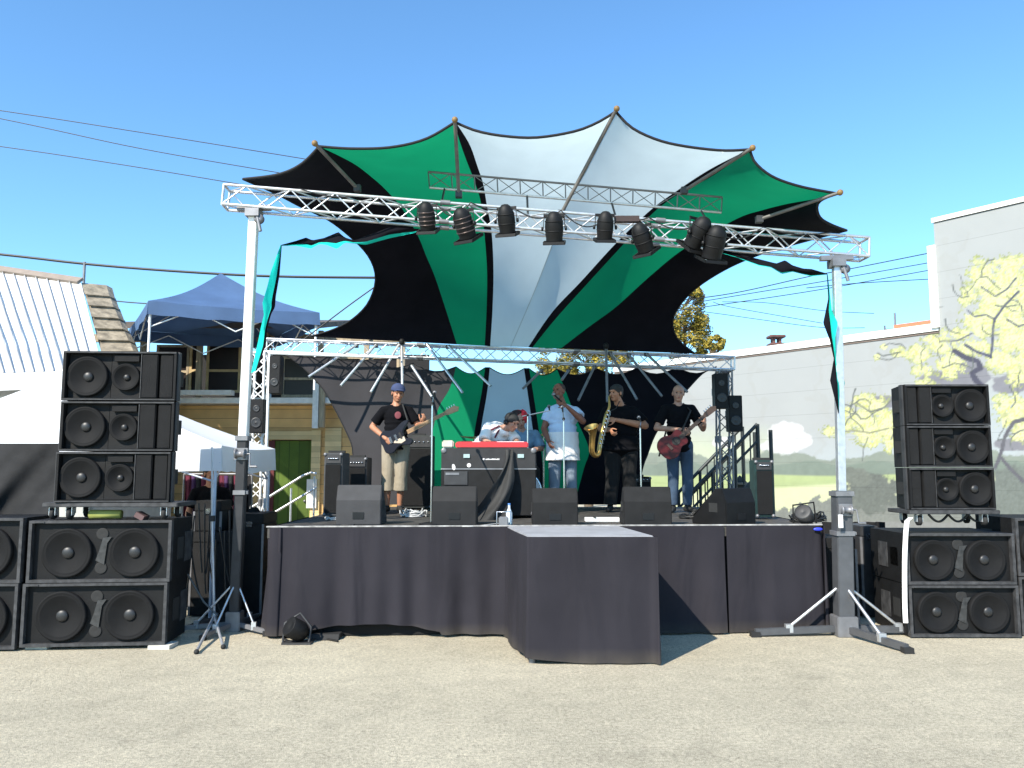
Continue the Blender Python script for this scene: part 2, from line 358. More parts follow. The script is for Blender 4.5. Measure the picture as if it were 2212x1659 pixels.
# ---- building on the right: a long rendered wall with a painted landscape ----
def right_building():
    A = P(1700, 755, 20.5); B = P(2035, 715, 17.45); zt = (A.z + B.z)/2
    d = V((B.x-A.x, B.y-A.y, 0)).normalized(); nrm = V((d.y, -d.x, 0))        # towards the yard
    if nrm.y > 0: nrm = -nrm
    def at(px):     # distance along the wall where column px meets it
        r = ray(px, 900); M = np.array([[d.x, -r.x], [d.y, -r.y]]); s = np.linalg.solve(M, np.array([-A.x, -A.y])); return s[0]
    u0, u1, u2 = at(1330), at(2042), at(2500)
    ztall = P(2042, 482, (A + d*u1).y).z
    root = thing('mural_building', 'long pale grey building with a landscape mural of a yellow blossoming tree', 'building', (A + d*u1)*1.0)
    root.location.z = 0
    m = bpy.data.materials.new('mural_paint'); m.use_nodes = True; t = m.node_tree; b = t.nodes['Principled BSDF']; b.inputs['Roughness'].default_value = 0.85
    at_ = t.nodes.new('ShaderNodeAttribute'); at_.attribute_name = 'paint'
    tc = t.nodes.new('ShaderNodeTexCoord'); sp = t.nodes.new('ShaderNodeSeparateXYZ'); t.links.new(tc.outputs['Object'], sp.inputs[0])
    fr = t.nodes.new('ShaderNodeMath'); fr.operation = 'PINGPONG'; fr.inputs[1].default_value = 0.30; t.links.new(sp.outputs['Z'], fr.inputs[0])
    lt = t.nodes.new('ShaderNodeMath'); lt.operation = 'LESS_THAN'; lt.inputs[1].default_value = 0.006; t.links.new(fr.outputs[0], lt.inputs[0])
    mx = t.nodes.new('ShaderNodeMix'); mx.data_type = 'RGBA'; mx.blend_type = 'MULTIPLY'; mx.inputs[7].default_value = (0.8, 0.8, 0.8, 1)
    t.links.new(lt.outputs[0], mx.inputs[0]); t.links.new(at_.outputs['Color'], mx.inputs[6]); t.links.new(mx.outputs[2], b.inputs['Base Color'])
    nz = t.nodes.new('ShaderNodeTexNoise'); nz.inputs['Scale'].default_value = 30; bp = t.nodes.new('ShaderNodeBump'); bp.inputs['Strength'].default_value = 0.15; bp.inputs['Distance'].default_value = 0.01
    t.links.new(nz.outputs[0], bp.inputs['Height']); t.links.new(bp.outputs[0], b.inputs['Normal'])
    def sheet(name, ua, ub, z0, z1, off=0.0):
        nu = max(2, int((ub-ua)/0.028)); nv = int((z1-z0)/0.028)
        us = np.linspace(ua, ub, nu); zs = np.linspace(z0, z1, nv); U, Z = np.meshgrid(us, zs)
        X = A.x + d.x*U + nrm.x*off; Yw = A.y + d.y*U + nrm.y*off
        # painting coordinates = where the wall point lies in the photograph
        dep = Yw*cA + (Z-H)*sA; px = CX + F*X/dep; py = CY - F*(-Yw*sA + (Z-H)*cA)/dep
        col = mural(px, py)
        M = wm(root).inverted(); verts = np.stack([X - root.location.x, Yw - root.location.y, Z], -1).reshape(-1, 3)
        idx = np.arange(nu*nv).reshape(nv, nu); q = np.stack([idx[:-1, :-1], idx[:-1, 1:], idx[1:, 1:], idx[1:, :-1]], -1).reshape(-1, 4)
        me = bpy.data.meshes.new(name); me.vertices.add(len(verts)); me.vertices.foreach_set('co', verts.ravel())
        me.loops.add(q.size); me.loops.foreach_set('vertex_index', q.ravel()); me.polygons.add(len(q)); me.polygons.foreach_set('loop_start', np.arange(0, q.size, 4)); me.update(calc_edges=True)
        ca = me.color_attributes.new('paint', 'FLOAT_COLOR', 'POINT'); ca.data.foreach_set('color', np.concatenate([col.reshape(-1, 3), np.ones((len(verts), 1))], 1).ravel())
        me.materials.append(m); o = bpy.data.objects.new(name, me); C.objects.link(o); o.parent = root; return o
    sheet('wall', u0, u1, 0, zt - 0.02)
    sheet('wall', u1, u2, 0, ztall - 0.02, 0.05)
    # body behind the painted face
    plain = mat('pale_render', (0.35, 0.36, 0.37), 0.85, var=0.05, scale=1)
    def slab(mb, ua, ub, o0, o1, z0, z1):
        c = [A + d*ua + nrm*o0, A + d*ub + nrm*o0, A + d*ub + nrm*o1, A + d*ua + nrm*o1]
        vs = [V((p.x, p.y, z0)) for p in c] + [V((p.x, p.y, z1)) for p in c]
        mb.add(vs, [(0, 3, 2, 1), (4, 5, 6, 7), (0, 1, 5, 4), (1, 2, 6, 5), (2, 3, 7, 6), (3, 0, 4, 7)])
    mb = MB(); slab(mb, u0, u1-0.01, -9, -0.01, 0, zt-0.06); mb.build('wall_core', plain, root)
    mb = MB(); slab(mb, u1, u2, -9, 0.035, 0, ztall-0.04); mb.build('wall_core', plain, root)
    white = mat('white_parapet', (0.80, 0.80, 0.76), 0.6, var=0.04)
    mb = MB(); slab(mb, u0-0.02, u1-0.02, -0.30, 0.05, zt, zt+0.17); mb.build('parapet', white, root)
    mb = MB(); slab(mb, u0-0.02, u1-0.02, -0.05, 0.02, zt-0.05, zt-0.003); mb.build('drip_edge', mat('rust_trim', (0.16, 0.12, 0.10), 0.8), root)
    mb = MB(); slab(mb, u1-0.03, u2, -0.30, 0.09, ztall, ztall+0.10); mb.build('parapet', white, root)
    ug = at(2008)
    mb = MB(); slab(mb, at(2027), u1+0.02, -0.25, 0.11, P(2035, 712, (A+d*ug).y).z, P(2035, 532, (A + d*at(2035)).y).z); mb.build('corner_pilaster', white, root)
    mb = MB(); slab(mb, at(1942), at(2028), -0.35, 0.035, zt+0.174, zt+0.26); mb.build('roof_flashing', mat('terracotta', (0.50, 0.17, 0.09), 0.8), root)
    # aerial and vent on the roof
    q = A + d*at(1890) - nrm*1.2; zb = zt + 0.1
    r2 = thing('roof_aerial', 'thin aerial mast with a crossbar on the low grey roof', 'aerial', (q.x, q.y, zb))
    MB().tube(q + V((0, 0, zb-q.z)), V((q.x, q.y, P(1890, 676, q.y).z)), 0.025).build('mast', steel, r2)
    z = P(1890, 712, q.y).z
    MB().bar(V((q.x-0.27, q.y, z)), V((q.x+0.27, q.y, z)), 0.05, 0.04).bar(V((q.x-0.26, q.y, z)), V((q.x-0.26, q.y, z+0.1)), .03, .03, V((1, 0, 0))).bar(V((q.x+0.26, q.y, z)), V((q.x+0.26, q.y, z+0.1)), .03, .03, V((1, 0, 0))).build('crossbar', steel, r2)
    q = A + d*at(1635) - nrm*1.0
    r3 = thing('roof_vent', 'small rusty double capped vent on the white roof edge', 'vent', (q.x, q.y, zb))
    rust = mat('rusty_metal', (0.13, 0.06, 0.05), 0.8, var=0.4)
    z0 = P(1635, 748, q.y).z; z1 = P(1635, 731, q.y).z
    for k, zz in enumerate((z0, z1)): MB().box(q.x-0.22, q.x+0.22, q.y-0.2, q.y+0.2, zz, zz+0.075).build('cap', rust, r3, bevel=0.02)
    MB().box(q.x-0.12, q.x-0.05, q.y-0.1, q.y+0.1, zb, z1).box(q.x+0.05, q.x+0.12, q.y-0.1, q.y+0.1, zb, z1).build('flue', rust, r3)
    return A, d, nrm, at, zt
RB = right_building()

# ---- tan timber building behind the left of the stage ----
def tan_building():
    Y = 16.2
    X = lambda px: P(px, 950, Y).x
    Z = lambda py: P(700, py, Y).z
    r = thing('timber_building', 'tan boarded two storey building with a green door and dark open windows', 'building', (X(560), Y, 0))
    tanb = planks('tan_boards', (0.62, 0.38, 0.15), 0.19, 'Z', gap=0.5)
    tan2 = planks('pale_boards', (0.70, 0.52, 0.26), 0.11, 'Z', gap=0.6)
    wood = mat('weathered_wood', (0.33, 0.26, 0.17), 0.8, var=0.3, stretch=(3, 3, 0.4))
    wht = mat('white_trim', (0.72, 0.69, 0.64), 0.6, var=0.12)
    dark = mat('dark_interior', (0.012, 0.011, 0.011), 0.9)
    roofm = mat('dark_roof', (0.10, 0.085, 0.075), 0.9, var=0.3, scale=5, bump=0.4)
    x0, x1 = X(120), X(885)
    # ground floor wall with a doorway
    mb = MB(); dx0, dx1, dz = X(581), X(674), Z(950)
    mb.box(x0, dx0, Y, Y+0.2, 0, Z(876)); mb.box(dx1, x1, Y, Y+0.2, 0, Z(876)); mb.box(dx0, dx1, Y, Y+0.2, dz, Z(876)); mb.build('wall', tanb, r)
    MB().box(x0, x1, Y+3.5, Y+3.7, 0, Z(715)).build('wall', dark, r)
    MB().box(X(577), X(676), Y-0.05, Y-0.003, dz+0.003, dz+0.17).build('lintel', tan2, r)
    MB().box(X(674.5), X(694), Y-0.06, Y-0.003, 0, Z(930)).build('door_jamb', tan2, r)
    MB().box(X(703), X(738), Y-0.04, Y-0.003, 1.2, Z(925)).build('siding_panel', tan2, r)
    dg = planks('green_boards', (0.075, 0.125, 0.012), 0.2, 'X', gap=0.5)
    dd = MB().box(dx0+0.02, dx1-0.02, Y+0.04, Y+0.09, 0.02, dz-0.02).build('door', dg, r)
    MB().box(dx0, dx0+0.12, Y+0.0, Y+0.035, 0.02, dz-0.02).build('door_edge', mat('dark_red', (0.10, 0.015, 0.015), 0.7), r)
    MB().ell((dx1-0.12, Y+0.02, 1.0), 0.03).build('handle', steel, dd)
    MB().box(X(668), X(689), Y-0.11, Y-0.065, Z(1097), Z(1035)).build('white_panel', wht, r)
    # floor band and posts
    MB().box(x0, x1, Y-0.35, Y+3.45, Z(874), Z(862)).build('floor_slab', wht, r)
    MB().box(X(685), X(697), Y-0.45, Y-0.36, Z(927), Z(833)).build('white_post', wht, r)
    MB().box(X(698), X(709), Y-0.42, Y-0.3, Z(925), Z(833)).build('post', wood, r)
    for px in (262, 304, 427, 572, 690, 790, 868):
        MB().box(X(px)-0.05, X(px)+0.05, Y-0.12, Y-0.02, Z(861), Z(716)).build('post', wood, r)
    # windows upstairs: frame with two sashes
    fr = mat('tan_frame', (0.46, 0.33, 0.16), 0.7, var=0.2); gl = mat('dark_glass', (0.016, 0.010, 0.009), 0.35, spec=0.25, var=.4, scale=2)
    for a, b, t, c, m in ((330, 402, 745, 850, wood), (403, 425, 742, 848, fr), (440, 515, 742, 848, fr), (605, 680, 770, 858, wood), (700, 780, 770, 858, wood), (798, 860, 770, 858, wood)):
        f = MB(); xa, xb, zb, zt = X(a), X(b), Z(c), Z(t); wd = 0.05
        f.box(xa, xa+wd, Y-0.02, Y+0.06, zb, zt).box(xb-wd, xb, Y-0.02, Y+0.06, zb, zt).box(xa+wd, xb-wd, Y-0.02, Y+0.06, zb, zb+wd).box(xa+wd, xb-wd, Y-0.02, Y+0.06, zt-wd, zt)
        zm = lerp(zb, zt, 0.42); f.box(xa+wd, xb-wd, Y-0.02, Y+0.06, zm, zm+0.05)
        fo = f.build('window', m, r)
        MB().box(xa+wd, xb-wd, Y+0.01, Y+0.02, zb+wd, zt-wd).build('pane', gl, fo)
    # spandrel below windows with white ledges
    MB().box(X(395), X(516), Y-0.55, Y-0.35, Z(858), Z(848)).build('ledge', wht, r)
    # red-brown things behind the window, upstairs wall under the eave
    MB().box(X(600), X(690), Y+0.3, Y+0.5, Z(822), Z(808)).build('beam', mat('orange_beam', (0.30, 0.11, 0.04), 0.7), r)
    MB().box(x0, x1, Y-0.02, Y+0.1, Z(738), Z(722)).build('header', wood, r)
    # sloping roof with a deep eave
    rr = MB(); ze = Z(722)
    rr.prism([(Y-0.7, ze), (Y+3.8, ze+0.9), (Y+3.8, ze+1.0), (Y-0.7, ze+0.12)], Matrix(((0, 0, 1, X(235)), (1, 0, 0, 0), (0, 1, 0, 0), (0, 0, 0, 1))), X(700)-X(235)); rr.build('roof', roofm, r)
    # handrail of outside stairs
    s = thing('stair_handrail', 'pale metal double handrail rising in front of the green door', 'handrail', P(560, 1090, 13.5))
    mb = MB(); mb.path([P(545, 1095, 13.3), P(575, 1077, 13.3), P(655, 1027, 13.3), P(672, 1021, 13.3), P(684, 1023, 13.3)], 0.02).build('rail', alu, s)
    MB().path([P(545, 1130, 13.3), P(578, 1116, 13.3), P(672, 1060, 13.3), P(684, 1053, 13.3)], 0.02).build('rail', alu, s)
    for px in (557, 628, 678):
        p = P(px, 1090, 13.3); MB().tube(V((p.x, p.y, 0)), V((p.x, p.y, lerp(P(545, 1095, 13.3).z, P(684, 1023, 13.3).z, (px-545)/139.0)-0.02)), 0.018).build('post', alu, s)
tan_building()

def left_shed():
    r = thing('metal_roofed_shed', 'shed with a white standing seam roof and brown shingled gable', 'shed', (P(100, 900, 13).x, 13.5, 0))
    w1 = mat('white_metal_roof', (0.72, 0.72, 0.71), 0.5, var=0.06, scale=2)
    TL, TR, BR, BL = P(-160, 560, 14.6), P(174, 609, 14.0), P(216, 758, 12.6), P(-80, 812, 12.0)
    BR = P(222, 800, 12.3)
    TL = TR + (TL-TR)*2.2; BL = BR + (BL-BR)*2.2
    n = (TR-TL).cross(BL-TL).normalized()
    if n.y > 0: n = -n
    th = n * -0.08
    MB().add([TL, TR, BR, BL, TL+th, TR+th, BR+th, BL+th], [(0, 1, 2, 3), (7, 6, 5, 4), (0, 4, 5, 1), (1, 5, 6, 2), (2, 6, 7, 3), (3, 7, 4, 0)]).build('roof', w1, r)
    seam = MB()
    for k in range(1, 31):
        t = k/31; a = TL.lerp(TR, t)+n*0.015; b = BL.lerp(BR, t)+n*0.015; seam.bar(a, b, 0.018, 0.035, n)
    seam.build('roof_seam', mat('seam_grey', (0.30, 0.30, 0.30), 0.6), r)
    MB().bar(TL + n*0.02, TR + n*0.02, 0.16, 0.05, n).build('ridge_cap', mat('ridge_brown', (0.25, 0.2, 0.16), 0.7), r)
    MB().bar(BL - V((0, 0, 0.12)), BR - V((0, 0, 0.12)), 0.05, 0.26).build('fascia', mat('fascia_white', (0.7, 0.7, 0.69), 0.6), r)
    # wall under the roof
    MB().box(BL.x, BR.x-0.2, 12.5, 15.5, 0, BL.z+0.15).build('wall', mat('shed_wall', (0.42, 0.42, 0.40), 0.8, var=0.1), r)
    # shingled gable: seven lapped courses
    sh = mat('brown_shingle', (0.27, 0.225, 0.16), 0.9, var=0.45, scale=7, bump=0.5, bscale=25)
    lft = [(176, 611), (183, 634), (190, 657), (197, 682), (204, 707), (211, 732), (218, 757), (224, 790)]
    rgt = [(231, 616), (238, 638), (247, 661), (258, 686), (267, 709), (280, 734), (290, 757), (300, 790)]
    for k in range(7):
        a, b, c, e = lft[k], rgt[k], rgt[k+1], lft[k+1]
        Yt, Yb = 14.0-0.2*k, 13.78-0.2*k
        q = [P(a[0], a[1], Yt+0.05), P(b[0]-1, b[1], Yt+0.35), P(c[0]-2, c[1]+1.5, Yb+0.25), P(e[0], e[1]+1.5, Yb-0.05)]
        off = V((0.05, 0.12, -0.03)); q2 = [p+off for p in q]
        MB().add(q+q2, [(3, 2, 1, 0), (4, 5, 6, 7), (0, 1, 5, 4), (1, 2, 6, 5), (2, 3, 7, 6), (3, 0, 4, 7)]).build('shingle_course', sh, r)
left_shed()

# ---- trees ----
def tree(px, Y, ztop, zbot, rx, n, label, blobs, grp='trees behind the stage', size=0.13):
    c = P(px, 900, Y); r = thing('tree', label, 'tree', (c.x, Y, 0), group=grp)
    MB().path([(c.x, Y, 0), (c.x+0.05, Y, zbot*0.6), (c.x-0.04, Y, lerp(zbot, ztop, 0.6))], [0.2, 0.16, 0.05]).build('trunk', mat('bark', (0.12, 0.09, 0.06), 0.9, var=0.3, bump=0.5), r)
    rnd = random.Random(int(px)); lm = mat('olive_gold_leaf', (0.36, 0.27, 0.035), 0.7, var=0.45, scale=3.0, trans=0.2)
    lm2 = mat('dark_leaf', (0.045, 0.065, 0.018), 0.7, var=0.4, scale=3.0, trans=0.15)
    br = MB(); crown = MB(); crown2 = MB()
    for _ in range(blobs):
        t = rnd.random(); z = lerp(zbot, ztop, t); rad = rx * math.sqrt(max(0.05, 1-(2*t-1)**4)) * rnd.uniform(0.45, 0.95); a = rnd.uniform(0, 6.28)
        bc = V((c.x + rad*math.cos(a), Y + rad*math.sin(a), z)); bs = min(rx, 1.1)*rnd.uniform(0.22, 0.36)
        br.tube((c.x, Y, max(zbot*0.6, z-0.6)), bc, 0.03, 0.012, 5)
        for _ in range(n//blobs):
            dv = V((rnd.gauss(0, 1), rnd.gauss(0, 1), rnd.gauss(0, 1))).normalized() * bs * rnd.uniform(0.6, 1.05)
            p = bc + dv; nn = (dv.normalized() + V((rnd.uniform(-.7, .7), rnd.uniform(-.7, .7), rnd.uniform(-.7, .7)))).normalized()
            x, y, z_ = frame(nn); s = size*rnd.uniform(0.5, 1.1)
            (crown2 if rnd.random() < 0.3 else crown).add([p-x*s*.5, p-y*s*.3+nn*s*.1, p+x*s*.5, p+y*s*.35], [(0, 1, 2, 3)])
    br.build('limbs', MATS['bark'], r)
    co = crown.build('crown', lm, r); crown2.build('dark_leaves', lm2, co)  # a random share of the leaves is darker
tree(1484, 36, 10.05, 5.4, 1.02, 20000, 'tall rounded olive gold tree beside the canopy edge', 90)
tree(1547, 35, 7.5, 5.3, 0.5, 7000, 'small low bushy tree at the end of the white roof', 40)
tree(1270, 34, 7.2, 5.0, 2.4, 16000, 'wide tree seen only through the rear truss', 60)

# ---- overhead wires ----
def wire(pts, Y, label, r=0.014, Y2=None):
    Y2 = Y if Y2 is None else Y2
    (xa, ya), (xb, yb) = pts[0], pts[1]; xn = -900 if xa < 0 else (1120 if 1430 < xa < 1520 else None)      # the span goes on past the picture or behind the cloth
    if xn is not None: pts = [(xn, ya + (yb-ya)/(xb-xa)*(xn-xa)*0.9)] + list(pts)
    q = resample(pts, 40); n = len(q)
    MBp = MB().path([P(p.x, p.y, lerp(Y, Y2, i/(n-1))) for i, p in enumerate(q)], r, 5)
    tag(MBp.build('overhead_wire', cable_m), label, 'wire', 'overhead wires')
wire([(-60, 230), (330, 290), (700, 350)], 24, 'topmost thin overhead wire left of the canopy')
wire([(-60, 244), (300, 320), (620, 376)], 24, 'second thin overhead wire from the top left')
wire([(-60, 308), (240, 352), (520, 398)], 24, 'third thin overhead wire meeting the left truss end')
wire([(-60, 543), (185, 570), (400, 587), (600, 597), (860, 600)], 20, 'thick black overhead cable above the blue tent', 0.034)
wire([(225, 647), (268, 652), (320, 656)], 20, 'short wire between the shingled gable and the blue tent', 0.016)
wire([(640, 745), (700, 700), (760, 655), (830, 605)], 13.2, 'taut dark guy rope left of the canopy waist', 0.012)
wire([(1440, 652), (1585, 633), (1749, 597), (1840, 580), (2060, 536)], 26, 'uppermost wire right of the canopy', 0.016)
wire([(1440, 663), (1668, 626), (1783, 607), (2060, 558)], 26, 'second wire from the top right of the canopy')
wire([(1440, 674), (1522, 663), (1769, 626), (2060, 574)], 26, 'third wire from the top right of the canopy')
wire([(1742, 622), (1850, 612), (2060, 600)], 26, 'wire reaching the lower part of the tall wall corner')
wire([(1560, 652), (1654, 654), (1779, 671), (1888, 677)], 30, 'faint wire ending at the top of the roof aerial', 0.012)
wire([(1540, 652), (1583, 664), (1776, 698)], 30, 'faint wire dipping right behind the mast', 0.012)
wire([(1510, 672), (1640, 690), (1772, 707), (1868, 708)], 30, 'lowest faint wire ending at the aerial crossbar', 0.012)
q = P(183, 600, 20.0); tag(MB().tube((q.x, 20.0, 3.0), P(183, 566, 20.0), 0.035).build('service_mast', steel), 'short service mast rising behind the white shed roof', 'pole')

# ---- pop-up tents ----
def popup(name, label, corners, eave, peak, sag, m, val, leg, legz0, legm, inner=None, n=12):
    """corners: four (x, y) anticlockwise; a hip roof with slightly sagging hips, valance, legs"""
    cx = sum(c[0] for c in corners)/4; cy = sum(c[1] for c in corners)/4
    r = thing(name, label, 'tent', (cx, cy, legz0)); pk = V((cx, cy, peak)); rf = MB()
    for i in range(4):
        a = V((*corners[i], eave)); b = V((*corners[(i+1) % 4], eave)); rows = []
        for j in range(n+1):
            t = j/n; row = []
            for k in range(n+1):
                e = a.lerp(b, k/n); s = math.sin(math.pi*k/n)
                p = e.lerp(pk, t); p.z -= sag*math.sin(math.pi*t)*(1.0+0.7*s*(1-t)); p.z -= 0.03*s*(1-t); row.append(p)
            rows.append(row)
        rf.grid(rows)
    rf.build('roof', m, r); va = MB()
    for i in range(4):
        a = V((*corners[i], eave)); b = V((*corners[(i+1) % 4], eave)); top = []; bot = []; ctr = V((cx, cy, 0))
        for k in range(n+1):
            s = math.sin(math.pi*k/n); p = a.lerp(b, k/n); p.z -= 0.03*s; o = (V((p.x, p.y, 0))-ctr).normalized()*0.012; top.append(p+o*0.2); bot.append(p - V((0, 0, val+0.01*math.sin(k*2.1))) + o*(1+0.8*math.sin(k*1.7)))
        va.grid([top, bot])
    va.build('valance', m, r)
    for i, c in enumerate(corners):
        e = V((*c, 0)) + (V((cx, cy, 0))-V((*c, 0)))*0.03
        MB().tube((e.x, e.y, legz0), (e.x, e.y, eave-0.02), leg, n=6).build('leg', legm, r)
    fr = MB(); z = eave-0.25
    for i in range(4):
        a = V((*corners[i], z)); b = V((*corners[(i+1) % 4], z)); c0 = V((cx, cy, z)); a = a.lerp(c0, .04); b = b.lerp(c0, .04); q = 4
        for k in range(q):
            p = a.lerp(b, k/q); w_ = a.lerp(b, (k+1)/q); dz = V((0, 0, 0.16)); fr.tube(p+(dz if k % 2 else -dz), w_+(-dz if k % 2 else dz), 0.012, n=5)
    for i in range(4): fr.tube((*corners[i], eave-0.2), (cx, cy, peak-0.25), 0.012, n=5)
    fr.build('folding_frame', legm, r)
    return r
blue = mat('blue_canvas', (0.06, 0.115, 0.225), 0.75, var=0.15, scale=2, trans=0.08)
wc = mat('white_canvas', (0.82, 0.83, 0.86), 0.75, var=0.03, scale=2, trans=0.25)
a = P(321, 640, 12.6); b = P(690, 684, 13.6); c_ = P(262, 690, 15.3)
e_ = a.z
u = V((b.x-a.x, b.y-a.y)); v_ = V((c_.x-a.x, c_.y-a.y)); v_ = V((-1.6, 2.7))
popup('gazebo_tent', 'blue pop-up tent with a peaked roof above the tan building', [(a.x, a.y), (b.x, b.y), (b.x+v_.x, b.y+v_.y), (a.x+v_.x, a.y+v_.y)], (a.z+b.z)/2, P(463, 597, 14.7).z, 0.10, blue, 0.22, 0.022, P(427, 866, 14.7).z+0.1, whitepaint)
c0 = G(464, 1338); ev = P(458, 962, c0.y).z
popup('marquee_tent', 'white pop-up tent standing behind the left loudspeaker stack', [(-7.7, c0.y), (c0.x, c0.y), (c0.x+0.05, c0.y+1.9), (-7.7, c0.y+1.9)], ev, ev+1.02, 0.08, wc, 0.29, 0.02, 0.0, mat('pale_blue_leg', (0.50, 0.56, 0.68), 0.4, 0.3))

# black tarp beside the left stack
def tarp():
    rows = []
    for i in range(28):
        t = i/27; row = []
        for j in range(40):
            s = j/39; px = lerp(-60, 128, s); py = lerp(958, 1135, t)
            fold = 0.06*math.sin((px*0.8 + py*0.75)/26.0+0.6*math.sin(px/40)) + 0.018*math.sin((px*1.1+py)/12.3)
            q = P(px, py, 8.55 - 0.12*t + fold*(0.35+t)*.7); row.append(q)
        rows.append(row)
    back = [[p + V((0, 0.01, 0)) for p in rr] for rr in rows]
    r = tag(MB().grid(rows).build('tarpaulin', mat('black_tarp', (0.014, 0.014, 0.015), 0.75, var=0.25, spec=.25, bump=0.1), None), 'black tarpaulin hanging in diagonal folds at the left edge', 'tarpaulin')
tarp()
# ================= stage =================
SZ = 1.08
YF, YB = 8.13, 12.35
XL, XR = P(578, 1140, YF).x, P(1774, 1138, 8.42).x
def skew(o):      # the stage front runs slightly away from the camera towards the right
    for c in kids(o):
        off = V(o.location)
        for v in c.data.vertices:
            x = v.co.x+off.x; y = v.co.y+off.y; v.co.y += (.29*(x-XL)/(XR-XL))*(YB-y)/(YB-YF)
skirt_m = mat('skirt_cloth', (0.0225, 0.021, 0.0265), 0.85, var=0.14, scale=1.5, spec=0.15, bump=0.12, bscale=400)
deck_m = mat('stage_deck', (0.05, 0.045, 0.04), 0.7, var=0.5, scale=6, bump=0.2)
def dusty(m):
    """road dust clinging to the lowest part of the cloth, patchy, plus soft storage creases"""
    t = m.node_tree; b = t.nodes['Principled BSDF']; src = b.inputs['Base Color'].links[0].from_socket
    tc = t.nodes.new('ShaderNodeTexCoord'); ge = t.nodes.new('ShaderNodeNewGeometry'); sp = t.nodes.new('ShaderNodeSeparateXYZ'); t.links.new(ge.outputs['Position'], sp.inputs[0])
    n = t.nodes.new('ShaderNodeTexNoise'); n.inputs['Scale'].default_value = 5; n.inputs['Detail'].default_value = 7; t.links.new(ge.outputs['Position'], n.inputs['Vector'])
    a = t.nodes.new('ShaderNodeMapRange'); a.inputs[1].default_value = 0.0; a.inputs[2].default_value = 0.14; a.inputs[3].default_value = 1.0; a.inputs[4].default_value = 0.0; t.links.new(sp.outputs['Z'], a.inputs[0])
    c = t.nodes.new('ShaderNodeMath'); c.operation = 'MULTIPLY'; t.links.new(a.outputs[0], c.inputs[0]); t.links.new(n.outputs[0], c.inputs[1])
    mx = t.nodes.new('ShaderNodeMix'); mx.data_type = 'RGBA'; mx.inputs[7].default_value = (0.075, 0.065, 0.05, 1); t.links.new(c.outputs[0], mx.inputs[0]); t.links.new(src, mx.inputs[6]); t.links.new(mx.outputs[2], b.inputs['Base Color'])
    mp = t.nodes.new('ShaderNodeMapping'); mp.inputs['Scale'].default_value = (2.6, 2.6, 0.7); t.links.new(ge.outputs['Position'], mp.inputs[0])
    w1 = t.nodes.new('ShaderNodeTexNoise'); w1.inputs['Scale'].default_value = 1.0; w1.inputs['Detail'].default_value = 2; w1.inputs['Distortion'].default_value = 0.8; t.links.new(mp.outputs[0], w1.inputs['Vector'])
    bp = t.nodes.new('ShaderNodeBump'); bp.inputs['Strength'].default_value = 0.6; bp.inputs['Distance'].default_value = 0.06; t.links.new(w1.outputs[0], bp.inputs['Height'])
    old = b.inputs['Normal'].links[0].from_socket; t.links.new(old, bp.inputs['Normal']); t.links.new(bp.outputs[0], b.inputs['Normal'])
dusty(skirt_m)
def cloth_panel(pts, ztop, zbot, amp, seed, m, name, parent, n_per=40, flare=0.0, nrm=None):
    """pleated cloth hanging from a path (list of xy); zbot(s) gives the hem height along it"""
    q = resample(pts, int(n_per)); rows = []; rnd = random.Random(seed); ph = [rnd.uniform(0, 6.28) for _ in range(6)]
    L = sum((q[i+1]-q[i]).length for i in range(len(q)-1)); NR = 22
    for i in range(NR+1):
        t = i/NR; row = []
        for j, p in enumerate(q):
            s = j/(len(q)-1); d = (q[min(j+1, len(q)-1)]-q[max(j-1, 0)]).normalized(); o = V((d.y, -d.x, 0)); x = s*L
            wv = 0.45*math.sin(x*9+ph[0]+0.6*t) + 0.35*math.sin(x*15.3+ph[1]-0.8*t) + 0.3*math.sin(x*23+ph[2]+1.5*math.sin(x*2)) + 0.25*math.sin(x*4.1+ph[3]+t*2)
            a = amp*(0.15+0.85*t**0.8); zb = zbot(s); z = lerp(ztop, zb, t)
            row.append(V((p.x, p.y, 0)) + o*(a*wv + flare*t*t) + V((0, 0, z)))
        rows.append(row)
    return MB().grid(rows).build(name, m, parent)
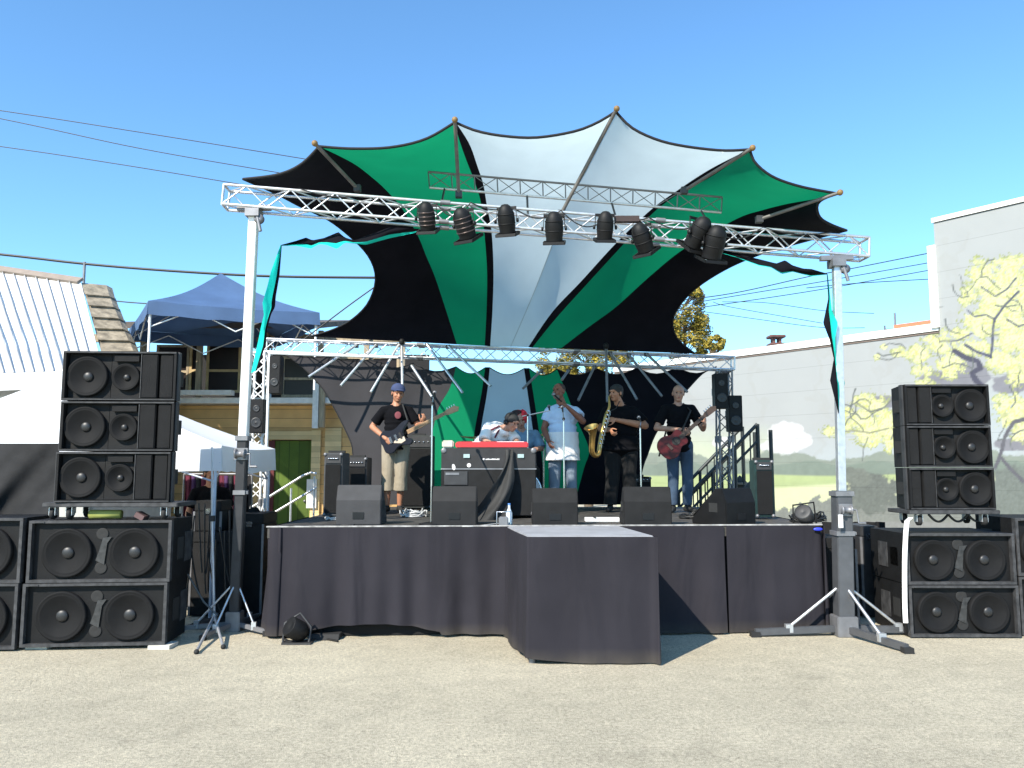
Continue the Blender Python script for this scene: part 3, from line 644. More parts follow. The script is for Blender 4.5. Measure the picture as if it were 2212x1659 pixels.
def stage():
    r = thing('stage', 'low stage platform wrapped in a dark purplish grey pleated cloth skirt', 'stage', ((XL+XR)/2, (YF+YB)/2, 0))
    MB().box(XL, XR, YF, YB, SZ-0.1, SZ).build('deck', deck_m, r)
    for i in range(6):
        for j in range(4):
            x = lerp(XL+0.12, XR-0.12, i/5); y = lerp(YF+0.15, YB-0.12, j/3); MB().tube((x, y, 0), (x, y, SZ-0.1), 0.03).build('leg', steel, r)
    mid = P(1567, 1200, 8.36).x; xm = P(1120, 1200, YF).x
    e = 0.02
    cloth_panel([(XL-e, YB-2.5), (XL-e, YF+.5), (XL-e, YF+.2), (XL-e, YF+0.09), (XL-e+.02, YF+0.02), (XL+0.06, YF-e), (XL+0.15, YF-e), (XL+0.3, YF-e), (xm-.4, YF-e), (xm+0.6, YF-e)], SZ+0.005, lambda s: 0.03+0.11*max(0, math.sin((s-0.40)*9)) if 0.40 < s < 0.72 else 0.03, 0.046, 1, skirt_m, 'skirt', r, 300, 0.05)
    cloth_panel([(xm+0.6, YF-e), (1.6, YF-e), (mid-0.012, YF-e)], SZ+0.005, lambda s: 0.02, 0.03, 2, skirt_m, 'skirt', r, 110, 0.05)
    cloth_panel([(mid+0.012, YF-e), (XR-0.3, YF-e), (XR-.1, YF-e), (XR-.03, YF-e), (XR+e, YF+0.03), (XR+e, YF+.1), (XR+e, YF+.3), (XR+e, YB)], SZ+0.005, lambda s: 0.012+0.05*min(1, max(0, s-0.12)/0.10)**1.3, 0.020, 4, skirt_m, 'skirt', r, 240, 0.008)
    ln = MB(); ln.box(XL+.02, XR-.02, YF+.05, YF+.056, 0.01, SZ-.11).box(XR-.03, XR-.024, YF+.06, YB-.1, 0.01, SZ-.11).box(XL+.024, XL+.03, YF+.06, YB-.1, 0.01, SZ-.11); ln.build('skirt_lining', MATS['black_lining'] if 'black_lining' in MATS else mat('black_lining', (.006, .006, .007), .95), r)
    MB().box(XL-0.01, XR+0.01, YF-0.012, YF+0.02, SZ+0.008, SZ+0.020).build('edge_trim', mat('worn_edge', (0.32, 0.31, 0.30), 0.6, var=0.5, scale=12), r)
    skew(r)
stage()
def extension():
    FL, FR, BR, BL = V((P(1140, 1163, 7.1).x, 7.1, 0)), V((P(1413, 1163, 7.1).x, 7.1, 0)), V((P(1337, 1143, 8.25).x, YF+0.12, 0)), V((P(1096, 1143, 8.2).x, YF+0.08, 0))
    r = thing('stage_extension', 'square riser jutting from the stage front with a sunlit pale grey top', 'riser', (0.6, 7.35, 0))
    top = mat('grey_top', (0.27, 0.27, 0.285), 0.8, var=0.15, scale=5)
    vs = [V((p.x, p.y, z)) for z in (SZ-0.1, SZ+0.012) for p in (FL, FR, BR, BL)]
    MB().add(vs, [(3, 2, 1, 0), (4, 5, 6, 7), (0, 1, 5, 4), (1, 2, 6, 5), (2, 3, 7, 6), (3, 0, 4, 7)]).build('deck', top, r, bevel=0.01)
    e = 0.015
    cloth_panel([(BL.x-e, BL.y), (lerp(BL.x, FL.x, .5)-e, lerp(BL.y, FL.y, .5)), (FL.x-e, FL.y+0.05), (FL.x+0.03, FL.y-e), (FL.x+.3, FL.y-e), (0.72, FL.y-e), (FR.x-.06, FR.y-e), (FR.x+e, FR.y+0.02), (BR.x+e, BR.y)], SZ+0.004, lambda s: 0.012+0.05*max(0, 1-abs(s-0.30)/0.14), 0.014, 9, skirt_m, 'skirt', r, 260, 0.018)
    for p in (FL, FR, BR, BL):
        q = p.lerp(V((0.6, 7.6, 0)), 0.08); MB().tube((q.x, q.y, 0), (q.x, q.y, SZ-0.1), 0.03).build('leg', steel, r)
extension()

# ================= trusses =================
def truss(name, label, a, b, size, group=None, rc=0.016, rl=0.008, period=0.42, m=alu, hint=V((0, 0, 1)), plates=True):
    a = V(a); b = V(b); x, y, z = frame(b - a, hint); L = (b-a).length
    r = thing(name, label, 'truss', a.lerp(b, .5) if abs(z.z) < 0.7 else a, group=group); h = size/2; cor = [(-h, -h), (h, -h), (h, h), (-h, h)]
    for i, j in cor: MB().tube(a + x*i + y*j, b + x*i + y*j, rc).build('chord', m, r)
    n = max(2, round(L/period)); lc = MB()
    for f in range(4):
        p0 = cor[f]; p1 = cor[(f+1) % 4]
        for k in range(n):
            s0, s1, s2 = a + z*(L*k/n), a + z*(L*(k+.5)/n), a + z*(L*(k+1)/n)
            A_, B_ = (p0, p1) if f % 2 == 0 else (p1, p0)
            lc.tube(s0 + x*A_[0] + y*A_[1], s1 + x*B_[0] + y*B_[1], rl, n=6).tube(s1 + x*B_[0] + y*B_[1], s2 + x*A_[0] + y*A_[1], rl, n=6)
    lc.build('lacing', m, r)
    if plates:
        for e in (a, b):
            f = MB()
            for q in range(4): c0, c1 = cor[q], cor[(q+1) % 4]; f.tube(e + x*c0[0]+y*c0[1], e + x*c1[0]+y*c1[1], rc*0.9)
            f.build('end_frame', m, r)
        for t in (1/3, 2/3):
            for q in range(4):
                c0 = cor[q]; p = a + z*(L*t) + x*c0[0]+y*c0[1]; MB().tube(p - z*0.05, p + z*0.05, rc*1.7).build('coupler', steel, r)
    return r, x, y, z
TA, TB = P(480, 419, 7.9), P(1877, 533, 8.3); back = V((0, 0.105, 0))
truss('box_truss', 'long aluminium box truss carrying the stage lamps across the stage front', TA + back, TB + back, 0.205, period=0.44)
RA, RBk = P(572, 747, 12.35), P(1583, 786, 12.35)
truss('box_truss', 'rear aluminium box truss behind the band at the waist of the canopy', RA, RBk, 0.20, period=0.44)
truss('upright_truss', 'white lattice truss upright at the back left corner of the stage', V((P(552, 1000, 12.35).x+0.02, 12.35, 0)), V((P(562, 750, 12.35).x, 12.35, RA.z-0.12)), 0.21, period=0.40, rc=0.02, rl=0.010, m=whitepaint)
truss('upright_truss', 'lattice truss upright at the back right corner of the stage', V((P(1562, 1000, 12.35).x, 12.35, 0)), V((P(1563, 780, 12.35).x, 12.35, RBk.z-0.12)), 0.2, period=0.40, m=steel)
def goalpost():
    r = thing('pipe_frame', 'white pipe frame standing just below the rear truss at left', 'frame', (P(578, 1000, 11.9).x, 11.9, SZ))
    x0 = P(578, 900, 11.9).x; zt = P(578, 763, 11.9).z
    MB().tube((x0, 11.9, SZ), (x0, 11.9, zt), 0.022).build('post', whitepaint, r)
    MB().tube((x0, 11.9, zt), (P(860, 770, 11.9).x, 11.9, P(860, 772, 11.9).z), 0.022).build('crossbar', whitepaint, r)
goalpost()

# second, lighter ladder truss above the lamps
def ladder():
    a0, b0 = P(925, 371, 8.75), P(1560, 426, 8.95); a1, b1 = P(928, 405, 8.7), P(1558, 459, 8.9)
    r = thing('ladder_truss', 'thin dark ladder truss with crossed braces above the lamps', 'truss', a0.lerp(b0, .5))
    MB().tube(a0, b0, 0.013).build('chord', steel, r); MB().tube(a1, b1, 0.015).build('chord', alu, r)
    g = MB(); N = 13
    for k in range(N+1):
        t = k/N; g.tube(a0.lerp(b0, t), a1.lerp(b1, t), 0.008, n=5)
        if k < N: u = (k+1)/N; g.tube(a0.lerp(b0, t), a1.lerp(b1, u), 0.005, n=5).tube(a0.lerp(b0, u), a1.lerp(b1, t), 0.005, n=5)
    g.build('lacing', steel, r)
    h = MB()
    for t in (0.05, 0.33, 0.62, 0.93):
        p = a1.lerp(b1, t); tt = (p.x-TA.x)/(TB.x-TA.x); q = TA.lerp(TB, tt) + V((0, 0.21, 0.1)); h.tube(p, q, 0.012, n=6)
    h.build('hanger', darkgrey, r)
ladder()

# ================= crank towers =================
def tower(name, label, base, top, rz, zsplit, upper_w, lower_w, legs, upper_m, low_m, lw=.055, leg_m=None):
    r = thing(name, label, 'lifting tower', base, rz); ax = (top-base)
    at = lambda z: base + ax*(z/ax.z)
    MB().bar(at(zsplit), top, upper_w, upper_w, V((0, 1, 0))).build('inner_mast', upper_m, r, bevel=0.006)
    MB().bar(at(0.12), at(zsplit+0.03), lower_w, lower_w, V((0, 1, 0))).build('outer_mast', low_m, r, bevel=0.008)
    MB().cbox(at(zsplit), (lower_w+0.03, lower_w+0.03, 0.05)).build('collar', steel, r, bevel=.004); MB().cbox(at(zsplit*0.72), (lower_w+0.025, lower_w+0.025, 0.045)).cbox(at(zsplit*0.72)+V((lower_w*.6, -lower_w*.3, 0)), (0.05, 0.03, 0.03)).build('collar', steel, r)
    wn = MB(); q = at(zsplit-0.16) + V((0, -lower_w*0.75, 0)); wn.lathe(q + V((-0.05, 0, 0)), (1, 0, 0), [(0, 0), (0.05, 0), (0.05, 0.01), (0.03, 0.012), (0.03, 0.088), (0.05, 0.09), (0.05, 0.1), (0, 0.1)]); wn.tube(q + V((0.05, 0, 0)), q + V((0.10, 0, 0)), 0.008).tube(q + V((0.10, 0, 0)), q + V((0.11, -0.02, -0.13)), 0.008); wn.tube(q + V((0.11, -0.02, -0.13)), q + V((0.18, -0.02, -0.13)), 0.011); wn.cbox(q + V((0, 0.03, 0)), (0.14, 0.03, 0.12))
    wn.build('winch', steel, r)
    MB().cbox(at(0.10), (lower_w+0.05, lower_w+0.05, 0.20)).build('foot_block', steel, r, bevel=0.008)
    for (dx, dy, L) in legs:
        d = V((dx, dy, 0)).normalized(); s = base + d*lower_w*0.5 + V((0, 0, 0.07)); e = base + d*L + V((0, 0, 0.045))
        lg = MB().bar(s, e, lw, lw*1.25).build('outrigger', leg_m or low_m, r, bevel=0.005)
        MB().cbox(e + V((0, 0, -0.018)), (lw*1.6, lw*1.6, 0.05)).build('pad', rubber, lg)
        br = MB(); m_ = base + d*L*0.62 + V((0, 0, 0.09)); br.tube(at(0.52), m_, lw*.28).bar(m_ + V((0, 0, -0.05)), m_ + V((0, 0, 0.03)), lw*1.3, lw); br.build('brace', alu, r)
    # head fitting and pulley cluster
    hd = MB(); hd.cbox(top + V((0, 0, -0.02)), (0.14, 0.16, 0.08)).bar(top + V((-0.17, 0, 0.035)), top + V((0.17, 0, 0.045)), 0.06, 0.05); hd.lathe(top + V((0.07, -0.06, -0.09)), (0, 1, 0), [(0, 0), (0.05, 0), (0.04, 0.015), (0.05, 0.03), (0, 0.03)]); hd.tube(top + V((0.05, -0.05, -0.06)), top + V((0.09, -0.06, -0.22)), 0.018); hd.build('head', steel, r)
    return r
greymast = mat('grey_mast', (0.085, 0.088, 0.095), 0.5, 0.3, var=0.15)
bR = G(1824, 1373); tR = P(1806, 566, 8.25)
tower('crank_tower', 'crank up lighting tower at the right with splayed outrigger feet', bR, V((tR.x, 8.24, tR.z)), 0, P(1823, 1066, 8.3).z-0.0, 0.078, 0.16, [(-1, -0.06, 0.92), (0.33, -0.95, 0.80), (1, 0.05, 0.9), (-0.3, 0.95, 0.9)], alu, greymast)
bL = G(506, 1362); tL = P(549, 458, 7.98)
tower('crank_tower', 'crank up lighting tower at the left with a sunlit white upper mast', bL, tL, 0, P(516, 945, 8.0).z, 0.088, 0.10, [(-.3, -1, .5), (0.9, -0.6, 0.5), (-1, -.25, 0.6), (0.1, 1, 0.6)], whitepaint, mat('charcoal_mast', (.035, .037, .042), .55, .2, var=.2), .036, steel)
ls = thing('light_stand', 'thin silver stand on a small tripod beside the left bass cabinets', 'stand', G(462, 1362)); lsb = G(462, 1362)
MB().tube(lsb + V((0, 0, .12)), P(458, 1120, lsb.y), .016).build('lower_tube', mat('silver_tube', (.50, .53, .60), .35, .5), ls); MB().tube(P(458, 1120, lsb.y), P(458, 966, lsb.y), .011).build('upper_tube', MATS['silver_tube'], ls)
MB().cbox(P(458, 1120, lsb.y), (.05, .05, .06)).build('clamp', darkgrey, ls); MB().tube(lsb + V((0, 0, .10)), lsb + V((0, 0, .17)), .028).build('hub', alu, ls)
for ft in (G(424, 1413), G(482, 1402), G(470, 1330)): lg = MB().tube(lsb + V((0, 0, .15)), ft + V((0, 0, .02)), .015).build('leg', alu, ls); MB().ell(ft + V((0, 0, .02)), .024).build('foot', rubber, lg)
lb = P(1816, 1126, 8.10); tag(MB().cbox(lb, (0.045, 0.006, 0.13)).build('paper_tag', mat('paper', (0.8, 0.8, 0.8), 0.8)), 'small white paper tag stuck on the right tower mast', 'tag')

# ================= stage lamps =================
def lamp(cx, cy, Y, tilt, yaw, sc_, label, rz_roll=0.0):
    t_ = (P(cx, cy, 8).x-TA.x)/(TB.x-TA.x); chord = TA.lerp(TB, t_) + V((0, 0.0, -0.10))
    c = P(cx, cy, Y); r = thing('stage_lamp', label, 'stage lamp', c, group='stage lamps on the front truss')
    ax = V((math.sin(yaw)*math.cos(tilt), math.cos(yaw)*math.cos(tilt), -math.sin(tilt)))   # beam direction: to the stage and down
    rad = 0.092*sc_; x, y, z = frame(ax); b = MB(); s0 = c - z*0.13*sc_
    b.lathe(s0, z, [(0, -0.045), (rad*0.35, -0.04), (rad*0.62, -0.02), (rad*0.86, 0.015), (rad*0.98, 0.06), (rad*1.02, 0.11), (rad*.98, 0.19*sc_), (rad*.92, 0.22*sc_), (rad*0.93, 0.25*sc_), (rad*0.93, 0.262*sc_), (0, 0.262*sc_)], 22)
    b.build('housing', mat('lamp_black', (.004, .004, .0045), .6, spec=.3, var=.3), r)
    f = MB()
    for k in range(4 if cx < 1050 else 2): q = 0.05 + k*(0.045 if cx < 1050 else .10)*sc_; f.lathe(s0, z, [(rad*1.0, q), (rad*1.04, q+0.002), (rad*1.04, q+0.007), (rad*1.0, q+0.012)], 22)
    f.build('cooling_fins', mat('fin_metal', (0.10, 0.075, 0.07), 0.35, 0.6) if cx < 1050 else MATS['lamp_black'], r)
    g = MB(); e = s0 + z*0.262*sc_; w_ = rad*1.16
    for i, j in ((-1, 0), (1, 0), (0, -1), (0, 1)):
        cc = e + x*i*w_ + y*j*w_ + z*0.01
        g.bar(cc - (y if i else x)*w_, cc + (y if i else x)*w_, 0.012, 0.03)
    g.build('filter_frame', black, r)
    lens = MB(); lens.lathe(e + z*0.004, z, [(0, 0.02), (rad*0.5, 0.016), (rad*0.85, 0.002)], 20); lens.build('lens', mat('lens_glass', (0.12, 0.12, 0.13), 0.1, spec=0.8), r)
    yk = MB(); side = x; pv = c + V((0, 0, 0.0)); up = V((0, 0, 1)); topc = V((c.x, c.y, max(c.z + 0.16*sc_, chord.z-0.06)))
    for s in (-1, 1): yk.bar(pv + side*s*(rad+0.018), topc + side*s*(rad+0.012) - up*0.02, 0.006, 0.03, V((0, 1, 0))); 
    yk.bar(topc - side*(rad+0.016) - up*0.02, topc + side*(rad+0.016) - up*0.02, 0.03, 0.008, V((0, 1, 0))); yk.build('yoke', black, r)
    k = MB(); k.tube(topc - up*0.02, V((topc.x, chord.y+.0, chord.z-0.01)), 0.010).cbox(V((topc.x, chord.y, chord.z+0.0)), (0.035, 0.055, 0.06)); k.build('clamp', darkgrey, r)
    for s in (-1, 1): pass
    for s in (-1, 1): MB().lathe(pv + side*s*(rad+0.018), side*s, [(0, 0), (0.022, 0), (0.022, 0.02), (0, 0.022)], 10).build('knob', blackplastic, r)
for a in ((922, 471, 7.86, R(62), 0.15, .92, 'leftmost stage lamp, its fins catching the sun'), (1003, 486, 7.88, R(58), 0.55, 1.05, 'second lamp from the left, tilted with shiny ribs'),
          (1094, 477, 7.9, R(66), 0.25, .95, 'black stage lamp in front of the left edge of the white canopy panel'), (1197, 494, 7.92, R(70), 0.1, 1.0, 'black stage lamp hanging lowest in the middle of the truss'),
          (1307, 491, 7.95, R(68), -0.05, .92, 'black stage lamp right of the middle against the white panel'), (1388, 517, 7.98, R(58), 0.75, 1.0, 'stage lamp leaning over the right black and green seam'),
          (1508, 505, 8.0, R(50), -0.6, 1.1, 'left lamp of the crowded pair at the right end'), (1543, 527, 7.96, R(62), -0.3, 1.15, 'right lamp of the crowded pair at the right end')): lamp(*a)
# small box fixed between lamps and the loose lamp cable
q = P(1354, 474, 8.0); tag(MB().cbox(q, (0.25, 0.07, 0.06)).build('dimmer_box', mat('brown_box', (0.03, 0.015, 0.012), 0.6)), 'small flat dimmer box lashed to the truss between lamps', 'box')
def catenary(a, b, sag, n=14):
    a = V(a); b = V(b); return [a.lerp(b, i/n) - V((0, 0, sag*math.sin(math.pi*i/n))) for i in range(n+1)]
lc = MB()
xs = [640, 780, 925, 1003, 1094, 1197, 1307, 1388, 1508, 1640, 1790]
for i in range(len(xs)-1):
    f = lambda px: TA.lerp(TB, (px-480)/1397.0) + V((0, -0.01+0.03*math.sin(px), 0.115))
    lc.path(catenary(f(xs[i]), f(xs[i+1]), 0.05+0.10*((i*7) % 3)/2), 0.007, 5)
tag(lc.build('lamp_cable', cable_m), 'black cable looped along the front truss from lamp to lamp', 'cable')

# ================= canopy =================
B0 = [(525, 388), (594, 418), (650, 447), (709, 475), (756, 511), (789, 544), (806, 574), (811, 601), (806, 630), (789, 663), (756, 693), (716, 713), (668, 727)]
B1 = [(686, 316), (760, 352), (805, 385), (835, 412), (868, 450), (902, 508), (921, 554), (938, 594), (958, 653), (987, 744)]
B2 = [(983, 266), (991, 299), (1007, 345), (1024, 389), (1039, 438), (1046, 501), (1052, 584), (1051, 667), (1047, 747)]
B3 = [(985, 265), (1014, 311), (1031, 358), (1044, 398), (1052, 445), (1062, 501), (1066, 584), (1064, 667), (1059, 748)]
BC = [(1330, 241), (1300, 300), (1265, 370), (1225, 440), (1190, 537), (1150, 640), (1103, 749)]
B4 = [(1618, 323), (1535, 365), (1461, 413), (1405, 454), (1331, 525), (1256, 607), (1193, 674), (1141, 750)]
B5 = [(1620, 324), (1539, 380), (1469, 417), (1413, 458), (1353, 521), (1264, 618), (1200, 689), (1150, 751)]
B6 = [(1808, 418), (1760, 430), (1703, 440), (1647, 454), (1591, 473), (1480, 536), (1405, 596), (1331, 663), (1275, 704), (1211, 753)]
B7 = [(1829, 498), (1740, 521), (1658, 544), (1591, 570), (1536, 600), (1495, 630), (1469, 659), (1454, 689), (1457, 719), (1472, 741), (1502, 764)]
NR = 40
YT = {0: 8.0, 1: 7.8, 2: 7.75, 3: 7.75, 4: 7.75, 5: 7.75, 6: 7.75, 7: 7.9, 8: 8.4}
bnds = [resample(b, NR+1) for b in (B0, B1, B2, B3, BC, B4, B5, B6, B7)]
def depth(i, t): return YT[i] + (12.32 - YT[i])*(1 - (1-t)**1.6)
# scalloped front edges between boundaries: control mids in the picture
scal = {0: [(525, 387), (600, 377), (650, 355), (690, 316)], 1: [(686, 316), (760, 321), (845, 318), (920, 300), (983, 264)], 3: [(985, 265), (1030, 283), (1090, 294), (1160, 297), (1240, 284), (1290, 265), (1330, 241)],
        4: [(1330, 241), (1365, 276), (1420, 302), (1480, 316), (1560, 325), (1618, 323)], 6: [(1620, 324), (1632, 352), (1670, 382), (1730, 403), (1808, 418)], 7: [(1808, 418), (1775, 432), (1765, 447), (1772, 470), (1795, 485), (1829, 498)]}
def canopy():
    r = thing('stretch_canopy', 'large scalloped stretch canopy in white, green and black stripes over the stage', 'canopy', (0.6, 10.6, 3.4))
    cm = [fab_black, fab_green, fab_black, fab_white, fab_white, fab_black, fab_green, fab_black]
    cn = ['black_panel', 'green_panel', 'black_stripe', 'white_panel', 'white_panel', 'black_stripe', 'green_panel', 'black_panel']
    hem = MB()
    for s in range(8):
        M = 3 if cn[s] == 'black_stripe' else 18; rows = []; L_, R_ = bnds[s], bnds[s+1]
        if s in scal: sc0 = resample(scal[s], M+1)
        for i in range(NR+1):
            t = i/NR; row = []
            for j in range(M+1):
                u = j/M; p = L_[i].lerp(R_[i], u); Y = lerp(depth(s, t), depth(s+1, t), u)
                if s in scal:
                    lin = L_[0].lerp(R_[0], u); off = sc0[j]-lin; k = max(0, 1-t/0.45)**2; p = p + off*k
                # fabric saddles slightly between the struts and towards the audience
                Y -= 0.10*math.sin(math.pi*u)*math.sin(math.pi*min(1, t*1.1))*(1 if M > 3 else 0)
                row.append(P(p.x, p.y, Y))
            rows.append(row)
        if s in scal: hem.path(rows[0], 0.014, 6)
        MB().grid(rows).build(cn[s], cm[s], r)
        if s == 0: hem.path([q[0] for q in rows], 0.012, 6)
        if s == 7: hem.path([q[-1] for q in rows], 0.012, 6)
        if s in (3,): pass
    # seam in the white panel
    hem.build('hem', mat('hem_tape', (0.006, 0.006, 0.008), 0.8), r)
    MB().path([P(p.x, p.y, depth(4, i/NR)-0.115*0) for i, p in enumerate(bnds[4])], 0.005, 5).build('seam', mat('grey_seam', (0.35, 0.42, 0.44), 0.8), r)
    sm = mat('strut_wood', (0.13, 0.12, 0.11), 0.6, 0.3, var=0.3)
    for (tx, ty), (bx, by) in (((684, 314), (772, 407)), ((983, 265), (991, 420)), ((1329, 241), (1212, 462)), ((1620, 323), (1478, 412)), ((1808, 418), (1640, 474))):
        a = P(tx, ty, 7.72 if tx < 1800 else 7.86); b = P(bx, by, 8.28); d = (a-b).normalized(); st = MB().tube(b, a + d*0.03, 0.019).build('strut', sm, r)
        MB().ell(a + d*0.03, 0.032).build('cap', mat('ochre_cap', (0.20, 0.12, 0.04), 0.6), st)
        MB().cbox(b, (0.07, 0.07, 0.07)).build('bracket', darkgrey, st)
canopy()
def backdrop():
    """lower cloth hanging from the rear truss down to the stage, its top edge scalloped between ties"""
    r = thing('stage_backdrop', 'tapering black, green and pale blue cloth hung below the rear truss', 'backdrop', (0.2, 12.6, SZ))
    lf = [(612, 762), (657, 797), (698, 841), (722, 882), (744, 925), (760, 963), (766, 1010), (800, 1090)]
    rt = [(1548, 792), (1519, 806), (1487, 839), (1458, 873), (1432, 911), (1412, 946), (1398, 984), (1388, 1012), (1372, 1090)]
    # stripe boundaries (top x, waist x, bottom x)
    s1 = [(985, 792), (972, 838), (946, 885), (930, 960), (925, 1030), (915, 1090)]
    s2 = [(1048, 794), (1040, 850), (1027, 920), (1016, 1000), (1005, 1090)]
    s3 = [(1058, 794), (1052, 850), (1040, 920), (1030, 1000), (1019, 1090)]
    s4 = [(1132, 796), (1140, 850), (1151, 930), (1158, 1000), (1165, 1090)]
    s5 = [(1143, 796), (1152, 850), (1164, 930), (1172, 1000), (1179, 1090)]
    s6 = [(1203, 797), (1224, 850), (1245, 905), (1272, 970), (1262, 1010), (1240, 1090)]
    bs = [resample(b, 31) for b in (lf, s1, s2, s3, s4, s5, s6, rt)]
    cm = [fab_black2, fab_green, fab_black, fab_sky, fab_black, fab_green, fab_black]; cn = ['black_panel', 'green_panel', 'black_stripe', 'pale_panel', 'black_stripe', 'green_panel', 'black_panel']
    hem = MB()
    for s in range(7):
        M = 3 if s in (2, 4) else 24; rows = []; L_, R_ = bs[s], bs[s+1]
        for i in range(31):
            t = i/30; row = []
            for j in range(M+1):
                u = j/M; p = L_[i].lerp(R_[i], u)
                if M > 3:
                    W_ = (R_[0]-L_[0]).length; nsc = max(1, round(W_/85)); p = p + V((0, (14*abs(math.sin(math.pi*u*nsc)) if L_[0].x > 800 or u > 0.6 else 6*abs(math.sin(math.pi*u*nsc)))*max(0, 1-t/0.15)**1.5, 0))
                Y = 12.62 + 0.10*math.sin(math.pi*t) - 0.35*t + 0.015*math.sin(p.x/23.0)
                row.append(P(p.x, p.y, Y))
            rows.append(row)
        MB().grid(rows).build(cn[s], cm[s], r)
        if s == 0: hem.path([q[0] for q in rows], 0.01, 5)
        if s == 6: hem.path([q[-1] for q in rows], 0.01, 5)
        hem.path(rows[0], 0.008, 5)
    hem.build('hem', MATS['hem_tape'], r)
fab_black2 = mat('black_fabric_sheen', (0.022, 0.021, 0.025), 0.7, var=0.15, scale=3, spec=0.3)
fab_sky = mat('pale_blue_fabric', (0.34, 0.47, 0.56), 0.85, var=0.05, scale=2, trans=0.35, spec=0.1)
backdrop()

# ---- fans of poles across the rear truss ----
def fan(label, rods):
    c = P(rods[3][0][0], rods[3][0][1]-2, 12.1); r = thing('pole_fan', label, 'pole fan', c, group='fans of poles on the rear truss')
    for (ax, ay), (bx, by) in rods:
        MB().tube(P(ax, ay, 12.17), P(bx, by, 11.75), 0.020).build('pole', alu if rods[0][0][0] < 900 else steel, r)
        MB().cbox(P(ax, ay+2, 12.2), (0.06, 0.06, 0.06)).build('clamp', darkgrey, r)
    MB().ell(c + V((0, 0, 0.0)), (0.045, 0.04, 0.05)).build('hub', black, r)
fan('left fan of pale poles splayed from the rear truss above the bassist', [((770, 745), (667, 814)), ((812, 745), (736, 833)), ((862, 744), (801, 847)), ((868, 740), (869, 836)), ((889, 790), (933, 857)), ((922, 744), (999, 848)), ((968, 747), (1060, 834))])
fan('right fan of poles splayed from the rear truss above the saxophone player', [((1170, 800), (1130, 839)), ((1228, 800), (1214, 820)), ((1284, 792), (1249, 865)), ((1309, 749), (1312, 869)), ((1318, 762), (1376, 863)), ((1358, 766), (1430, 856)), ((1396, 764), (1485, 847))])

# ---- bat-wing streamers ----
def streamer(top, bot, Y, label, split, horiz):
    """two edges of a tapering cloth strip; black half and teal half, twisted out of plane"""
    NS = 56; ax_ = 0 if horiz else 1
    def samp(pts):
        lo, hi = pts[0][ax_], pts[-1][ax_]; out = []
        for k in range(NS):
            s = lerp(lo, hi, k/(NS-1))
            for i in range(1, len(pts)):
                if (pts[i][ax_]-s)*(1 if hi > lo else -1) >= -1e-6:
                    t = (s-pts[i-1][ax_])/(pts[i][ax_]-pts[i-1][ax_]+1e-9); out.append(V((lerp(pts[i-1][0], pts[i][0], t), lerp(pts[i-1][1], pts[i][1], t), 0))); break
        return out
    a = samp(top); b = samp(bot)
    r = thing('cloth_streamer', label, 'streamer', P(a[0].x, a[0].y, Y), group='bat wing cloth streamers at the truss ends')
    for half, (f0, f1), m in (('black_half', (0, split), fab_black), ('teal_half', (split, 1), fab_teal)):
        rows = []
        for k in range(4):
            row = []
            for i in range(NS):
                t = lerp(f0, f1, k/3); p = a[i].lerp(b[i], t); row.append(P(p.x, p.y, Y + 0.08*math.sin(t*2.6+i*0.09) + 0.04*math.sin(i*0.21)))
            rows.append(row)
        MB().grid(rows).build(half, m, r)
def poly(pts, n=24):     # keeps sharp points: linear resample
    pts = [V((*p, 0)) for p in pts]; L = [0]
    for i in range(1, len(pts)): L.append(L[-1]+(pts[i]-pts[i-1]).length)
    out = []
    for k in range(n):
        s = L[-1]*k/(n-1)
        for i in range(1, len(pts)):
            if L[i] >= s-1e-6: out.append(pts[i-1].lerp(pts[i], (s-L[i-1])/max(1e-6, L[i]-L[i-1]))); break
    return out
_r = resample
def streamer_poly(*a):
    global resample
    resample = lambda p, n: poly(p, n); streamer(*a); resample = _r
streamer_poly([(607, 529), (640, 520), (661, 513), (675, 519), (700, 514), (731, 501), (745, 513), (765, 519), (842, 491), (905, 494)], [(607, 531), (640, 531), (672, 537), (690, 527), (705, 529), (728, 538), (745, 524), (790, 529), (840, 515), (905, 501)], 8.15, 'grey and teal scalloped streamer strung left below the front truss', 0.66, True)
streamer_poly([(609, 529), (604, 594), (596, 640), (594, 664), (586, 678), (577, 710), (574, 745), (556, 800)], [(606, 529), (585, 587), (577, 620), (567, 654), (570, 680), (563, 710), (558, 735), (542, 806)], 8.05, 'turquoise streamer hanging down beside the left mast', 0.30, False)
streamer_poly([(1556, 538), (1629, 557), (1677, 569), (1696, 562), (1712, 573), (1735, 580), (1753, 581), (1787, 591)], [(1556, 546), (1591, 556), (1640, 574), (1666, 578), (1689, 592), (1712, 587), (1752, 597), (1787, 593)], 8.3, 'black bat wing streamer strung right below the front truss', 0.9, True)
streamer_poly([(1786, 592), (1789, 645), (1778, 698), (1792, 734), (1801, 775), (1793, 822), (1803, 862), (1811, 893)], [(1788, 592), (1797, 671), (1810, 698), (1804, 730), (1807, 776), (1825, 826), (1819, 860), (1814, 893)], 8.25, 'black and turquoise streamer hanging down beside the right mast', 0.5, False)

